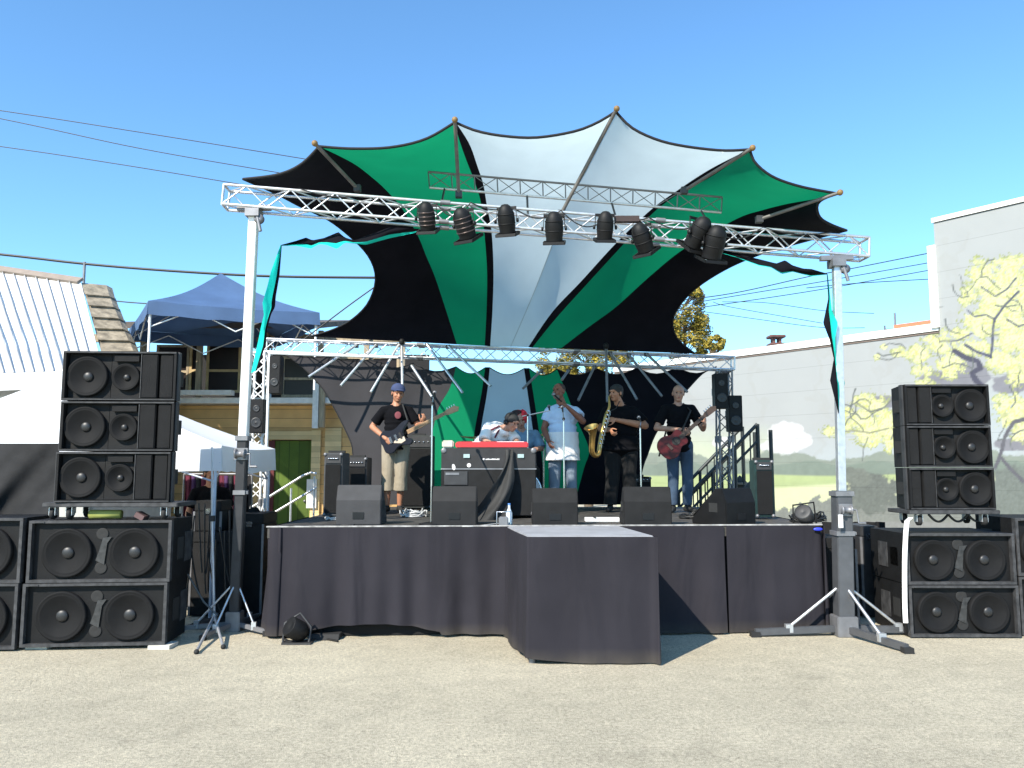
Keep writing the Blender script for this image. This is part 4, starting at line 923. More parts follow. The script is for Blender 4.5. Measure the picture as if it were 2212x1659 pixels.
# ================= loudspeakers =================
cone_m = mat('speaker_cone', (0.0075, 0.0075, 0.008), 0.75, var=0.2, spec=.18); dust_m = mat('dust_cap', (0.018, 0.018, 0.019), 0.45, 0.0)
grille_m = mat('grille', (0.009, 0.009, 0.0095), 0.7, var=0.2, spec=.25, bump=0.6, bscale=260); trim_m = mat('worn_trim', (0.045, 0.045, 0.047), 0.6, spec=.3, var=0.45, scale=14)
cab_m = mat('cabinet_paint', (0.006, 0.006, 0.0065), 0.7, spec=.25, var=0.35, scale=10, bump=0.25, bscale=140)
def cone(r, x, z, R_, y, name='driver'):
    """a loudspeaker driver facing -y in the cabinet's own space"""
    c = V((x, y, z)); d = MB().lathe(c, (0, -1, 0), [(R_*1.0, -0.036), (R_*1.0, 0.006), (R_*0.93, 0.010), (R_*0.89, 0.003), (R_*0.85, 0.007), (R_*0.80, 0.002), (R_*0.55, -0.016), (R_*0.28, -0.034), (R_*0.2, -0.035)], 32).build(name, cone_m, r, world=False)
    MB().ell(c + V((0, 0.028, 0)), (R_*0.24, 0.022, R_*0.24), nu=20, nv=12).build('dust_cap', dust_m, d, world=False)
    return d
def line_cab(label, flip, w_=1.03, h=0.455, dp=0.55, taper=0.16, group='three way cabinets'):
    """three-way cabinet: big driver bay, small driver bay, two plain horn flaps (local: front at y=0, facing -y)"""
    r = thing('loudspeaker', label, 'loudspeaker', group=group); s = -1 if flip else 1; fx = lambda u: s*(-w_/2 + u*w_)
    pts = [(-w_/2, 0), (w_/2, 0), (w_/2-taper, dp), (-w_/2+taper, dp)]
    body = MB()
    def bx(mb, u0, u1, y0, y1, z0, z1): a, b = sorted((fx(u0), fx(u1))); mb.box(a, b, y0, y1, z0, z1)
    body.prism([(p[0], p[1]+0.075) if p[1] == 0 else p for p in pts], Matrix.Identity(4), h)
    body.build('cabinet', cab_m, r, world=False)
    fr = MB(); t = 0.022
    fr.box(-w_/2, w_/2, 0, 0.073, 0, t).box(-w_/2, w_/2, 0, 0.073, h-t, h).box(-w_/2, -w_/2+t, 0, 0.073, t+.001, h-t-.001).box(w_/2-t, w_/2, 0, 0.073, t+.001, h-t-.001)
    fr.build('front_frame', cab_m, r, world=False)
    tr = MB().box(-w_/2+0.002, w_/2-0.002, -0.006, -0.001, h-0.018, h-0.004); tr.box(-w_/2+0.002, w_/2-0.002, -0.006, -0.001, 0.004, 0.014); tr.build('edge_trim', trim_m, r, world=False)
    b = MB(); bx(b, 0.030, 0.40, 0.067, 0.074, t+.002, h-t-.002); bx(b, 0.405, 0.684, 0.064, 0.074, t+.002, h-t-.002); b.build('baffle', tolex, r, world=False)
    cone(r, fx(0.20), h*0.49, h*0.405, 0.030)
    cone(r, fx(0.545), h*0.48, h*0.275, 0.027)
    hn = MB(); bx(hn, 0.44, 0.66, 0.020, 0.05, h*0.80, h*0.93); hn.build('horn_lip', cab_m, r, world=False)
    g = MB(); bx(g, 0.690, 0.835, 0.006, 0.072, t+.002, h-t-.002); g.build('horn_flap', grille_m, r, world=False, bevel=0.008)
    g = MB(); bx(g, 0.855, 0.975, 0.012, 0.072, t+.002, h-t-.002); g.build('horn_flap', grille_m, r, world=False, bevel=0.008)
    g = MB(); bx(g, 0.684, 0.690, 0.004, 0.07, t+.002, h-t-.002); g.build('divider', trim_m, r, world=False)
    for sx in (-1, 1): MB().box(sx*(w_/2+0.012)-0.008, sx*(w_/2+0.012)+0.008, 0.03, 0.09, 0.0, h).build('rigging_bar', darkgrey, r, world=False)
    # side recess handle
    for sx in (-1, 1): MB().box(sx*(w_/2-0.045)-0.02, sx*(w_/2-0.045)+0.014, 0.18, 0.32, h*0.35, h*0.65).build('handle', rubber, r, world=False)
    return r
def sub_cab(label, w_=1.30, h=0.585, dp=0.78, group='double bass cabinets'):
    r = thing('bass_cabinet', label, 'bass cabinet', group=group); t = 0.028
    MB().box(-w_/2, w_/2, 0.06, dp, 0.0, h-0.004).build('cabinet', cab_m, r, world=False)
    fr = MB().box(-w_/2, w_/2, -0.004, 0.058, 0, t).box(-w_/2, w_/2, -0.004, 0.058, h-t, h-0.004).box(-w_/2, -w_/2+t, -0.004, 0.058, t+.001, h-t-.001).box(w_/2-t, w_/2, -0.004, 0.058, t+.001, h-t-.001)
    fr.build('front_frame', trim_m, r, world=False)
    MB().box(-w_/2+t+.001, w_/2-t-.001, 0.050, 0.0585, t+.001, h-t-.001).build('baffle', black, r, world=False)
    for sx in (-1, 1): cone(r, sx*w_*0.235, h*0.47, h*0.395, 0.013)
    for z in (0.22, 0.77): MB().lathe(V((0, 0.048, h*z)), (0, -1, 0), [(0.056, 0.0), (0.056, 0.005), (0.050, 0.006), (0.0, 0.001)], 18).build('port', rubber, r, world=False)
    MB().prism([(-0.05, -0.09), (0.03, -0.13), (0.05, 0.07), (0.09, 0.13), (0.01, 0.12), (-0.02, 0.0)], Matrix(((1, 0, 0, 0), (0, 0, 1, 0.036), (0, 1, 0, h*0.5), (0, 0, 0, 1))), 0.006).build('brace_plate', mat('scuffed_plate', (0.03, 0.03, 0.03), 0.5, var=0.5, scale=20), r, world=False)
    for sx in (-1, 1): MB().box(sx*w_/2-0.003*sx-0.004, sx*w_/2-0.003*sx+0.008*sx+0.004, 0.18, 0.34, h*0.32, h*0.68).build('handle', rubber, r, world=False)
    for sx in (-1, 1): MB().box(sx*w_/2-.006, sx*w_/2+.006, 0.40, 0.60, h*0.25, h*0.75).build('input_panel', trim_m, r, world=False)
    MB().box(-w_/2+0.05, -w_/2+0.14, -0.012, -0.005, h-0.024, h-0.012).build('badge', trim_m, r, world=False)
    return r
def sxy(px, py, Y): p = P(px, py, Y); return p
# left stack
YS = 7.62; xl = P(50, 1403, YS).x; xr = P(349, 1403, YS).x; wS = xr-xl; xc = (xl+xr)/2
s0 = sub_cab('lower bass cabinet of the left stack, resting on the ground', wS*1.01, 0.578, .58)
s0.location = (xc, YS, 0.035); s0.rotation_euler = (0, 0, R(5))
dup(s0, (xc+0.015, YS+0.01, 0.035+0.580), R(4.6), 'upper bass cabinet of the left stack, gear resting on its top')
s2 = sub_cab('bass cabinet cut off by the left edge of the picture, lower one', 1.25, 0.60, .62)
s2.location = (P(24, 1400, 7.5).x-0.625, 7.52, 0.02); s2.rotation_euler = (0, 0, R(3))
dup(s2, (P(26, 1400, 7.5).x-0.625, 7.52, 0.62), R(3), 'bass cabinet cut off by the left edge of the picture, upper one')
for px in (75, 340):
    p = P(px, 1403, YS); tag(MB().cbox((p.x, YS+0.12, 0.017), (0.20, 0.2, 0.034)).build('wood_block', mat('pale_block', (0.55, 0.52, 0.46), 0.8)), 'pale wooden block under the %s corner of the left bass stack' % ('left' if px < 100 else 'right'), 'block')
YT_ = 7.66; zb = P(240, 1085, YT_).z; xa = P(121, 1083, YT_).x; xb = P(361, 1083, YT_).x; wt = xb-xa; hT = (P(240, 757, YT_).z - zb)/3
c0 = line_cab('bottom three way cabinet of the left stack', False, wt, hT-0.008)
c0.location = ((xa+xb)/2, YT_, zb); c0.rotation_euler = (0, 0, R(4))
dup(c0, ((xa+xb)/2+0.01, YT_+0.01, zb+hT), R(3.6), 'middle three way cabinet of the left stack')
dup(c0, ((xa+xb)/2+0.015, YT_+0.0, zb+2*hT), R(4.2), 'top three way cabinet of the left stack, under the open sky')
# right stack
YS2 = 8.12; xl = P(1968, 1378, YS2).x; wS2 = 1.095; hS2 = P(2080, 1151, YS2).z/2-0.006
s3 = sub_cab('lower bass cabinet of the right stack, tower leg in front', wS2, hS2-0.004, 0.78); s3.location = (xl+wS2/2, YS2, 0.012)
dup(s3, (xl+wS2/2-0.005, YS2+0.005, 0.012+hS2), R(0.3), 'upper bass cabinet of the right stack, with a scuffed side panel')
s4 = sub_cab('bass cabinet cut off by the right edge of the picture, lower one', 1.07, 0.58, 0.7); s4.location = (xl+wS2*1.5+0.06, YS2+0.1, 0.01)
dup(s4, (xl+wS2*1.5+0.06, YS2+0.1, 0.595), R(0), 'bass cabinet cut off by the right edge of the picture, upper one')
YT2 = 8.15; zb2 = P(2060, 1101, YT2).z; xa = P(1968, 1100, YT2).x; xb = P(2152, 1100, YT2).x; hT2 = (P(2060, 829, YT2).z - zb2)/3
c3 = line_cab('bottom three way cabinet of the right stack', True, xb-xa, hT2-0.006, 0.5, 0.10)
c3.location = ((xa+xb)/2, YT2, zb2)
dup(c3, ((xa+xb)/2-0.005, YT2, zb2+hT2), R(0.4), 'middle three way cabinet of the right stack')
dup(c3, ((xa+xb)/2, YT2+0.005, zb2+2*hT2), R(0), 'top three way cabinet of the right stack, against the mural')

# gear between subs and tops
def plate(x0, x1, y, z, label, wheels, w_y=0.45):
    r = thing('speaker_dolly', label, 'dolly', ((x0+x1)/2, y, z-0.16), group='wheeled dollies under the three way cabinets')
    MB().box(x0-0.03, x1+0.03, y-0.02, y+w_y, z-0.045, z-0.004).build('platform', trim_m, r, bevel=0.006)
    for px in wheels:
        for yy in (y+0.06, y+w_y-0.08):
            wh = MB().lathe((px-0.02, yy, z-0.11), (1, 0, 0), [(0, 0), (0.04, 0), (0.052, 0.006), (0.052, 0.036), (0.04, 0.042), (0, 0.042)], 16).build('wheel', rubber, r)
            MB().box(px-0.03, px-0.024, yy-0.03, yy+0.03, z-0.125, z-0.046).box(px+0.026, px+0.032, yy-0.03, yy+0.03, z-0.125, z-0.046).build('fork', alu, wh)
subtop = 0.035+0.58*2
x0, x1 = P(100, 1088, YT_).x, P(378, 1088, YT_).x
plate(x0, x1, YT_, zb, 'wheeled dolly plate carrying the left three way cabinets', [x0+0.04, x0+0.2, x1-0.12])
yy = P(215, 1112, YT_+0.1); tag(MB().lathe((P(183, 1112, YT_).x, YT_+0.10, subtop+0.045), (1, 0, 0), [(0, 0), (0.042, 0), (0.042, 0.30), (0, 0.30)], 14).build('strap_roll', mat('lime_strap', (0.26, 0.28, 0.07), 0.7)), 'lime yellow rolled strap lying under the left cabinets', 'strap')
tag(MB().cbox((P(300, 1120, YT_).x, YT_+0.06, subtop+0.03), (0.09, 0.12, 0.05), Quaternion((0, 1, 0), 0.5)).build('small_case', mat('maroon_box', (0.09, 0.05, 0.05), 0.7)), 'small maroon box tilted under the left cabinets', 'box')
subtop2 = 0.012+2*hS2
x0, x1 = xa, xb
plate(x0, x1, YT2, zb2, 'wheeled dolly plate carrying the right three way cabinets', [x0+0.1, x1-0.1])
cb = MB()
for k in range(3): cb.path(catenary((x0+0.2+0.22*k, YT2+0.05+0.04*k, zb2-0.05), (x0+0.42+0.2*k, YT2+0.1, zb2-0.06), 0.07), 0.012, 6)
tag(cb.build('cable_loops', cable_m), 'black cable loops tucked under the right three way cabinets', 'cable')
# hanging white strap
stp = [P(1968, 1118, 8.10), P(1960, 1122, 8.07), P(1955, 1200, 8.06), P(1955, 1300, 8.05), P(1957, 1346, 8.05)]
mb = MB(); rows = [[p+V((-0.022, 0.006, 0)) for p in resample(stp, 12)], [p+V((0.022, 0, 0)) for p in resample(stp, 12)]]; mb.grid(rows).grid([[p+V((0, 0.004, 0)) for p in rr] for rr in rows])
tag(mb.build('ratchet_strap', whitepaint), 'white webbing strap hanging down the side of the right stack', 'strap')
# ================= musicians =================
skin_m = mat('skin', (0.38, 0.17, 0.095), 0.55, var=0.10, scale=12)
skin_l = mat('skin_pale', (0.36, 0.19, 0.13), 0.55, var=0.10, scale=12)
skin_b = mat('skin_brown', (0.20, 0.075, 0.042), 0.5, var=0.12, scale=12)
lip_m = mat('lips', (0.30, 0.09, 0.07), 0.5); eye_m = mat('eyes', (0.02, 0.014, 0.01), 0.2)
def remesh(mb, name, m, parent, voxel, smooth=3, cut=None):
    """turn overlapping closed pieces into one continuous surface"""
    o = mb.build('tmp', m); o.modifiers.new('r', 'REMESH').mode = 'VOXEL'; o.modifiers['r'].voxel_size = voxel; o.modifiers['r'].use_smooth_shade = True
    if smooth: s = o.modifiers.new('s', 'SMOOTH'); s.iterations = smooth; s.factor = 0.5
    dg = bpy.context.evaluated_depsgraph_get(); ev = o.evaluated_get(dg); me = bpy.data.meshes.new_from_object(ev)
    me.name = name; me.transform(wm(parent).inverted() @ Matrix.Translation(o.location))
    bpy.data.objects.remove(o)
    if cut:
        bm = bmesh.new(); bm.from_mesh(me); Mi = wm(parent).inverted()
        for co, no in cut: bmesh.ops.bisect_plane(bm, geom=bm.verts[:]+bm.edges[:]+bm.faces[:], plane_co=Mi @ V(co), plane_no=Mi.to_3x3() @ V(no), clear_outer=True)
        bm.to_mesh(me); bm.free()
    if not me.materials: me.materials.append(m)
    n = bpy.data.objects.new(name, me); C.objects.link(n); n.parent = parent; return n
def hand(mb, w, d, nrm, curl=0.6, side=1, s=1.0, spread=0.06):
    """palm + five separate fingers. d: along the hand, nrm: palm normal (fingers curl to it), side: +1/-1 where the thumb sits"""
    d = V(d).normalized(); nrm = V(nrm); nrm = (nrm - d*nrm.dot(d)).normalized(); c = d.cross(nrm) * side
    pal = Matrix.Translation(w + d*0.050*s) @ Matrix((( c.x, d.x, nrm.x, 0), (c.y, d.y, nrm.y, 0), (c.z, d.z, nrm.z, 0), (0, 0, 0, 1)))
    mb.ell(w + d*0.045*s, (0.041*s, 0.052*s, 0.016*s), pal.to_3x3().to_quaternion(), 12, 8); mb.cap(w - d*0.01*s, w + d*0.03*s, 0.022*s, 0.020*s)
    for i, (off, L, r) in enumerate(((0.031, 0.074, .0085), (0.010, 0.083, .0088), (-0.011, 0.077, .0085), (-0.031, 0.060, .0075))):
        p = w + d*(0.085 - 0.006*abs(i-1))*s + c*off*s; mb.cap(w + d*0.045*s + c*off*0.8*s, p, 0.012*s, r*s, 8); dd = (d + c*off*spread*10).normalized(); q = curl*(1+0.12*i)
        for k, f in enumerate((0.46, 0.30, 0.24)):
            ax = dd.cross(nrm).normalized(); dd2 = (Quaternion(ax, q*(0.7+0.25*k)) @ dd); nr2 = (Quaternion(ax, q*(0.7+0.25*k)) @ nrm)
            e = p + dd2*L*f*s; mb.cap(p, e, r*s*(1-.08*k), r*s*(.92-.08*k), 8); p = e; dd = dd2; nrm_ = nr2
            nrm = (nrm_ - dd*nrm_.dot(dd)).normalized()
        nrm = (Matrix((( c.x, d.x, 0), (c.y, d.y, 0), (c.z, d.z, 0))) and (c.cross(d) * (1 if side > 0 else -1)))
        nrm = nrm if nrm.dot(pal.to_3x3() @ V((0, 0, 1))) > 0 else -nrm
    t0 = w + d*0.022*s + c*0.032*s; td = (d*0.75 + c*0.75 + nrm*0.35).normalized(); t1 = t0 + td*0.038*s; t2 = t1 + (d*0.8 + c*0.25 + nrm*(0.35+curl*0.4)).normalized()*0.034*s; t3 = t2 + (d*0.7 - c*0.05 + nrm*(0.4+curl*0.4)).normalized()*0.024*s
    mb.cap(t0, t1, 0.0125*s, 0.0105*s, 8); mb.cap(t1, t2, 0.0105*s, 0.0095*s, 8); mb.cap(t2, t3, 0.0095*s, 0.008*s, 8)
def person(label, base, rz, J, skin, heavy=1.0, voxel=0.0062):
    """J: joints in the person's space (x to the viewer's right, -y towards the audience, z up), metres"""
    r = thing('person', label, 'person', base, rz); M = wm(r); j = {k: (M @ V(v) if not isinstance(v, (int, float, dict, tuple)) or len(v) == 3 else v) for k, v in J.items() if k not in ('hl', 'hr', 'look')}
    rot = M.to_3x3(); look = (rot @ V(J.get('look', (0, -1, 0)))).normalized(); b = MB(); h = heavy
    upv = (j['head'] - j['neck']).normalized(); sx = upv.cross(look).normalized(); up = look.cross(sx).normalized()
    Mh = Matrix(((sx.x, -look.x, up.x), (sx.y, -look.y, up.y), (sx.z, -look.z, up.z))); q = Mh.to_quaternion(); hc = j['head']
    hp = lambda x, y, z: hc + Mh @ V((x, y, z))
    # head: skull, face, jaw, nose, brow, ears
    b.ell(hp(0, 0.012, 0.028), (0.076, 0.094, 0.088), q, 18, 12).ell(hp(0, -0.018, -0.025), (0.064, 0.072, 0.088), q, 18, 12).ell(hp(0, -0.045, -0.080), (0.040, 0.038, 0.030), q)
    b.cap(hp(0, -0.088, 0.012), hp(0, -0.108, -0.024), 0.009, 0.015, 8).ell(hp(0, -0.078, 0.036), (0.052, 0.016, 0.012), q)
    for s in (-1, 1): b.ell(hp(s*0.077, 0.012, -0.004), (0.010, 0.020, 0.031), q, 10, 8).ell(hp(s*0.038, -0.062, -0.022), (0.024, 0.022, 0.022), q)
    b.ell(hp(0, -0.086, -0.052), (0.024, 0.010, 0.008), q)
    b.cap(j['neck'] - up*0.03, hp(0, 0.012, -0.05), 0.058*min(h, 1.2), 0.052, 12)
    pel, ch = j['pelvis'], j['chest']
    def blob(c, rx, ry, rz_): b.ell(c, (rx, ry, rz_), M.to_quaternion(), 16, 10)
    blob(pel, 0.155*h, 0.115*h, 0.12); blob(pel.lerp(ch, 0.5), 0.142*h, 0.105*h*(1.1 if h > 1.1 else 1), 0.18); blob(ch, 0.152*h, 0.108*h, 0.15)
    b.cap(j['shl'], j['shr'], 0.056, 0.056).cap(ch, j['neck'], 0.09, 0.06)
    for s_ in 'lr': b.cap(j['neck'] - upv*.02, j['sh'+s_], 0.045, 0.045)
    for s in 'lr':
        S, E, W_ = j['sh'+s], j['el'+s], j['wr'+s]
        b.cap(S, E, 0.053*h**.7, 0.041*h**.5); b.cap(E, E.lerp(W_, 0.35), 0.041*h**.5, 0.040*h**.5); b.cap(E.lerp(W_, 0.35), W_, 0.040*h**.5, 0.026)
        hd = J['h'+s]; hand(b, W_, rot @ V(hd[0]), rot @ V(hd[1]), hd[2], hd[3])
        Hh, K, A = j['hip'+s], j['kn'+s], j['an'+s]
        b.cap(Hh, K, 0.088*h**.8, 0.056*h**.5); b.cap(K, K.lerp(A, 0.35), 0.054*h**.5, 0.056*h**.5); b.cap(K.lerp(A, 0.35), A, 0.056*h**.5, 0.036)
        T = j['to'+s]; b.cap(A - V((0, 0, 0.04)), T, 0.034, 0.028)
    remesh(b, 'body', skin, r, voxel, 3)
    for s in (-1, 1):
        MB().ell(hp(s*0.031, -0.0835, 0.012), (0.012, 0.007, 0.007), q, 8, 6).build('eye', eye_m, r)
    MB().ell(hp(0, -0.0945, -0.053), (0.021, 0.005, 0.006), q, 10, 6).build('mouth', lip_m, r)
    return r, j, hp, q, M
def shirt(r, j, M, m, h=1.0, sleeve=0.75, hem=0.0, name='tshirt', loose=0.022, neck=True):
    b = MB(); pel, ch = j['pelvis'], j['chest']; q = M.to_quaternion(); o = loose; mid = pel.lerp(ch, .5); dn = (pel-ch).normalized()
    b.ell(ch, (0.153*h+o, 0.109*h+o, 0.145+o), q, 18, 12).ell(mid, (0.148*h+o, 0.110*h*(1.1 if h > 1.1 else 1)+o, 0.19), q, 18, 12).ell(pel + V((0, 0, 0.0)), (0.158*h+o, 0.120*h+o, 0.20), q, 18, 12)
    for k in range(7): c = ch.lerp(pel + dn*0.09, k/6); b.ell(c, (lerp(0.158, 0.163, k/6)*h+o, lerp(0.108, 0.125, k/6)*h+o, 0.06), q, 18, 10)
    b.cap(j['shl'], j['shr'], 0.056+o*.5, 0.056+o*.5).cap(ch, j['neck'] - V((0, 0, 0.045)), 0.10, 0.060)
    for s in 'lr': b.cap(j['neck'] - V((0, 0, .045)), j['sh'+s], 0.048+o*.5, 0.050+o*.5)
    for s in 'lr':
        S, E = j['sh'+s], j['el'+s]; e = S.lerp(E, sleeve); b.tube(S, e, 0.054*h**.7+o*.7, 0.056*h**.6+o, 14).ell(S, 0.054*h**.7+o*.6)
    cut = [(pel + dn*(0.10+hem), dn)]
    return remesh(b, name, m, r, 0.010, 4, cut)
def trousers(r, j, M, m, h=1.0, frac=0.97, name='trousers', o=0.018, flare=0.0):
    b = MB(); q = M.to_quaternion(); b.ell(j['pelvis'], (0.158*h+o, 0.118*h+o, 0.13), q, 16, 10)
    for s in 'lr':
        Hh, K, A = j['hip'+s], j['kn'+s], j['an'+s]; b.cap(Hh, K, 0.092*h**.8+o*.7, 0.062*h**.5+o)
        if frac < 0.5: e = K.lerp(A, frac); b.tube(K, e, 0.062*h**.5+o, 0.066*h**.5+o+flare, 14)
        else: e = K.lerp(A, frac); b.cap(K, K.lerp(A, .4), 0.062*h**.5+o, 0.058*h**.5+o); b.tube(K.lerp(A, .4), e, 0.058*h**.5+o, 0.046+o+flare, 14)
    return remesh(b, name, m, r, 0.010, 4)
def shoes(r, j, m):
    for s in 'lr':
        A, T = j['an'+s], j['to'+s]; d = V((T.x-A.x, T.y-A.y, 0)).normalized(); b = MB(); g = V((A.x, A.y, A.z-0.085)); k = T.z - 0.028
        b.cap(g + V((0, 0, 0.045)) - d*0.03, V((T.x, T.y, k+0.035)) + d*0.0, 0.040, 0.034).cap(g + V((0, 0, 0.045)), A - V((0, 0, 0.01)), 0.042, 0.042)
        remesh(b, 'shoe', m, r, 0.009, 2, [((0, 0, g.z+0.003), (0, 0, -1))])
def hair(r, hp, q, m, name='hair', full=1.0):
    b = MB().ell(hp(0, 0.022, 0.040), (0.083*full, 0.098*full, 0.086*full), q, 18, 12)
    for s in (-1, 1): b.ell(hp(s*0.068, 0.03, -0.005), (0.016, 0.045, 0.045), q)
    b.ell(hp(0, 0.07, -0.02), (0.06, 0.038, 0.06), q); return remesh(b, name, m, r, 0.008, 2)
def stand_joints(**kw):
    J = dict(pelvis=V((0, 0, 0.94)), chest=V((0, 0.0, 1.28)), neck=V((0, 0.01, 1.46)), head=V((0, -0.01, 1.605)), shl=V((-0.172, 0, 1.365)), shr=V((0.172, 0, 1.365)),
             ell=V((-0.25, 0.02, 1.12)), elr=V((0.25, 0.02, 1.12)), wrl=V((-0.25, -0.08, 0.88)), wrr=V((0.25, -0.08, 0.88)),
             hipl=V((-0.095, 0, 0.90)), hipr=V((0.095, 0, 0.90)), knl=V((-0.11, -0.02, 0.49)), knr=V((0.11, -0.02, 0.49)), anl=V((-0.13, 0.02, 0.09)), anr=V((0.13, 0.02, 0.09)),
             tol=V((-0.16, -0.13, 0.03)), tor=V((0.16, -0.13, 0.03)), hl=((0, -.3, -1), (0, -1, 0), .5, 1), hr=((0, -.3, -1), (0, -1, 0), .5, -1), look=(0, -1, 0))
    for k, v in kw.items(): J[k] = V(v) if (isinstance(v, tuple) and len(v) == 3 and not isinstance(v[0], tuple)) and k not in ('look',) else v
    return J
blk_shirt = mat('black_cotton', (0.004, 0.004, 0.0055), 0.95, var=0.2, spec=.12, bump=0.6, bscale=9)
blk2 = mat('black_trouser', (0.003, 0.003, 0.0035), 0.95, var=0.2, bump=0.3, bscale=10)
khaki = mat('khaki_cotton', (0.27, 0.23, 0.17), 0.9, var=0.12, bump=0.7, bscale=7)
denim = mat('blue_denim', (0.035, 0.06, 0.10), 0.9, var=0.25, scale=6, bump=0.3, bscale=14)
paled = mat('pale_denim', (0.17, 0.21, 0.26), 0.9, var=0.2, scale=6, bump=0.3, bscale=14)
shaded_white = mat('shaded_white_cotton', (0.46, 0.56, 0.72), 0.9, var=0.08, bump=0.7, bscale=7)  # upper part of the singer's white shirt, its shade painted as blue
wcot = mat('white_cotton', (0.74, 0.72, 0.72), 0.9, var=0.06, bump=0.7, bscale=7)
navy = mat('navy_cotton', (0.032, 0.048, 0.12), 0.85, var=0.2)
dhair = mat('dark_hair', (0.012, 0.009, 0.008), 0.6, var=0.4, scale=40, bump=0.6, bscale=60, stretch=(1, 1, 0.3))
ghair = mat('grey_hair', (0.16, 0.14, 0.13), 0.7, var=0.4, scale=40, bump=0.6, bscale=60)
redh = mat('red_hair', (0.62, 0.015, 0.03), 0.6, var=0.5, scale=30, bump=0.8, bscale=30)
wood_red = mat('cherry_lacquer', (0.055, 0.002, 0.004), 0.4, var=0.3, spec=.3); maple = mat('maple_neck', (0.30, 0.18, 0.09), 0.4, var=0.2); rose = mat('dark_fretboard', (0.04, 0.022, 0.015), 0.5)
blk_lac = mat('black_lacquer', (0.008, 0.008, 0.014), 0.3, spec=.4); brass = mat('brass', (0.55, 0.33, 0.10), 0.28, 0.85, var=0.2); chrome = mat('chrome', (0.6, 0.6, 0.62), 0.2, 0.95)

def guitar(name, label, cat, body_c, neck_dir, nrm, outline, depth_, body_m, neck_m, nl, hole=False, strings=4):
    """outline: closed outline in guitar space, +x along the neck, origin at the bridge area"""
    n = V(neck_dir).normalized(); z = V(nrm); z = (z - n*z.dot(n)).normalized(); y = z.cross(n); c = V(body_c)
    M = Matrix(((n.x, y.x, z.x, c.x), (n.y, y.y, z.y, c.y), (n.z, y.z, z.z, c.z), (0, 0, 0, 1)))
    r = thing(name, label, cat, c); pts = [(p.x, p.y) for p in resample(outline + [outline[0]], 49)][:-1]
    if sum(pts[i][0]*pts[(i+1) % 48][1]-pts[(i+1) % 48][0]*pts[i][1] for i in range(48)) < 0: pts = pts[::-1]
    MB().prism(pts, M @ Matrix.Translation((0, 0, -depth_/2)), depth_).build('body', body_m, r, bevel=0.006)
    x1 = max(p[0] for p in pts); f = depth_/2
    T = lambda x, y_, z_: M @ V((x, y_, z_))
    nk = MB(); nk.add([T(x1-0.06, -.028, f-.012), T(x1-0.06, .028, f-.012), T(x1+nl, .021, f-.012), T(x1+nl, -.021, f-.012), T(x1-0.06, -.028, f+.008), T(x1-0.06, .028, f+.008), T(x1+nl, .021, f+.008), T(x1+nl, -.021, f+.008)], [(0, 3, 2, 1), (4, 5, 6, 7), (0, 1, 5, 4), (1, 2, 6, 5), (2, 3, 7, 6), (3, 0, 4, 7)]); nk.tube(T(x1-.05, 0, f-.014), T(x1+nl, 0, f-.014), .021, .016); nko = nk.build('neck', neck_m, r)
    MB().prism([(x1+nl, -.022), (x1+nl+.03, -.035), (x1+nl+.17, -.045), (x1+nl+.20, .0), (x1+nl+.15, .038), (x1+nl+.03, .036), (x1+nl, .022)], M @ Matrix.Translation((0, 0, f-.016)), .018).build('headstock', neck_m, nko)
    for k in range(4): MB().tube(T(x1+nl+.045+.035*k, .036, f-.008), T(x1+nl+.045+.035*k, .062, f-.008), .007).build('tuning_peg', chrome, nko)
    st = MB()
    for k in range(strings): o = (k-(strings-1)/2)*(.030/strings*1.3); st.tube(T(-0.02, o, f+.014), T(x1+nl, o*.8, f+.009), .0006, n=4)
    st.build('strings', darkgrey, r); MB().boxm(M @ Matrix.Translation((-0.02, 0, f+.007)) @ Matrix.Diagonal((.035, .09, .016, 1))).build('bridge', neck_m if hole else chrome, r)
    if hole: MB().lathe(T(x1-0.13, 0, f+.001), z, [(.055, 0), (.055, .002), (.047, .002), (0, .0015)], 24).build('sound_hole', rubber, r)
    else:
        for xx in (0.06, 0.13): MB().boxm(M @ Matrix.Translation((xx, 0, f+.006)) @ Matrix.Diagonal((.03, .085, .012, 1))).build('pickup', chrome if xx < .1 else rubber, r)
        pg = MB().prism([(0.0, -.05), (.10, -.10), (.17, -.09), (.17, -.03), (.02, -.03)], M @ Matrix.Translation((0, 0, f+.0005)), .003).build('pickguard', mat('pearl_guard', (0.45, 0.38, 0.30), 0.4), r)
    return r, T

# ---- bassist ----
b0 = P(853, 1106, 10.8); b0.z = SZ
J = stand_joints(head=(0.02, -0.02, 1.60), ell=(-0.33, 0.03, 1.15), wrl=(-0.10, -0.20, 0.98), elr=(0.30, -0.03, 1.16), wrr=(0.38, -0.26, 1.19),
                 hl=((0.75, -0.05, -0.65), (0.2, 0.9, -0.1), 0.45, 1), hr=((0.35, -0.15, 0.75), (-0.5, 0.6, 0.2), 0.95, 1), look=(0.30, -0.9, -0.22), knl=(-0.10, -0.03, 0.49), knr=(0.08, -0.02, 0.49), anl=(-0.11, 0, 0.09), anr=(0.06, 0.03, 0.09), tol=(-0.14, -0.15, .03), tor=(0.10, -0.12, .03))
r, j, hp, q, M = person('musician in a black t-shirt, navy cap and khaki shorts playing a bass at the left', b0, 0, J, skin_m, 0.92)
shirt(r, j, M, blk_shirt, 0.92); trousers(r, j, M, khaki, 0.92, 0.49, 'shorts', 0.022, 0.010); shoes(r, j, rubber); hair(r, hp, q, dhair)
MB().ell(j['chest'] + V((0.04, -0.128, 0.02)), (0.045, 0.006, 0.05)).build('chest_print', mat('faded_print', (0.16, 0.04, 0.05), 0.9), r)
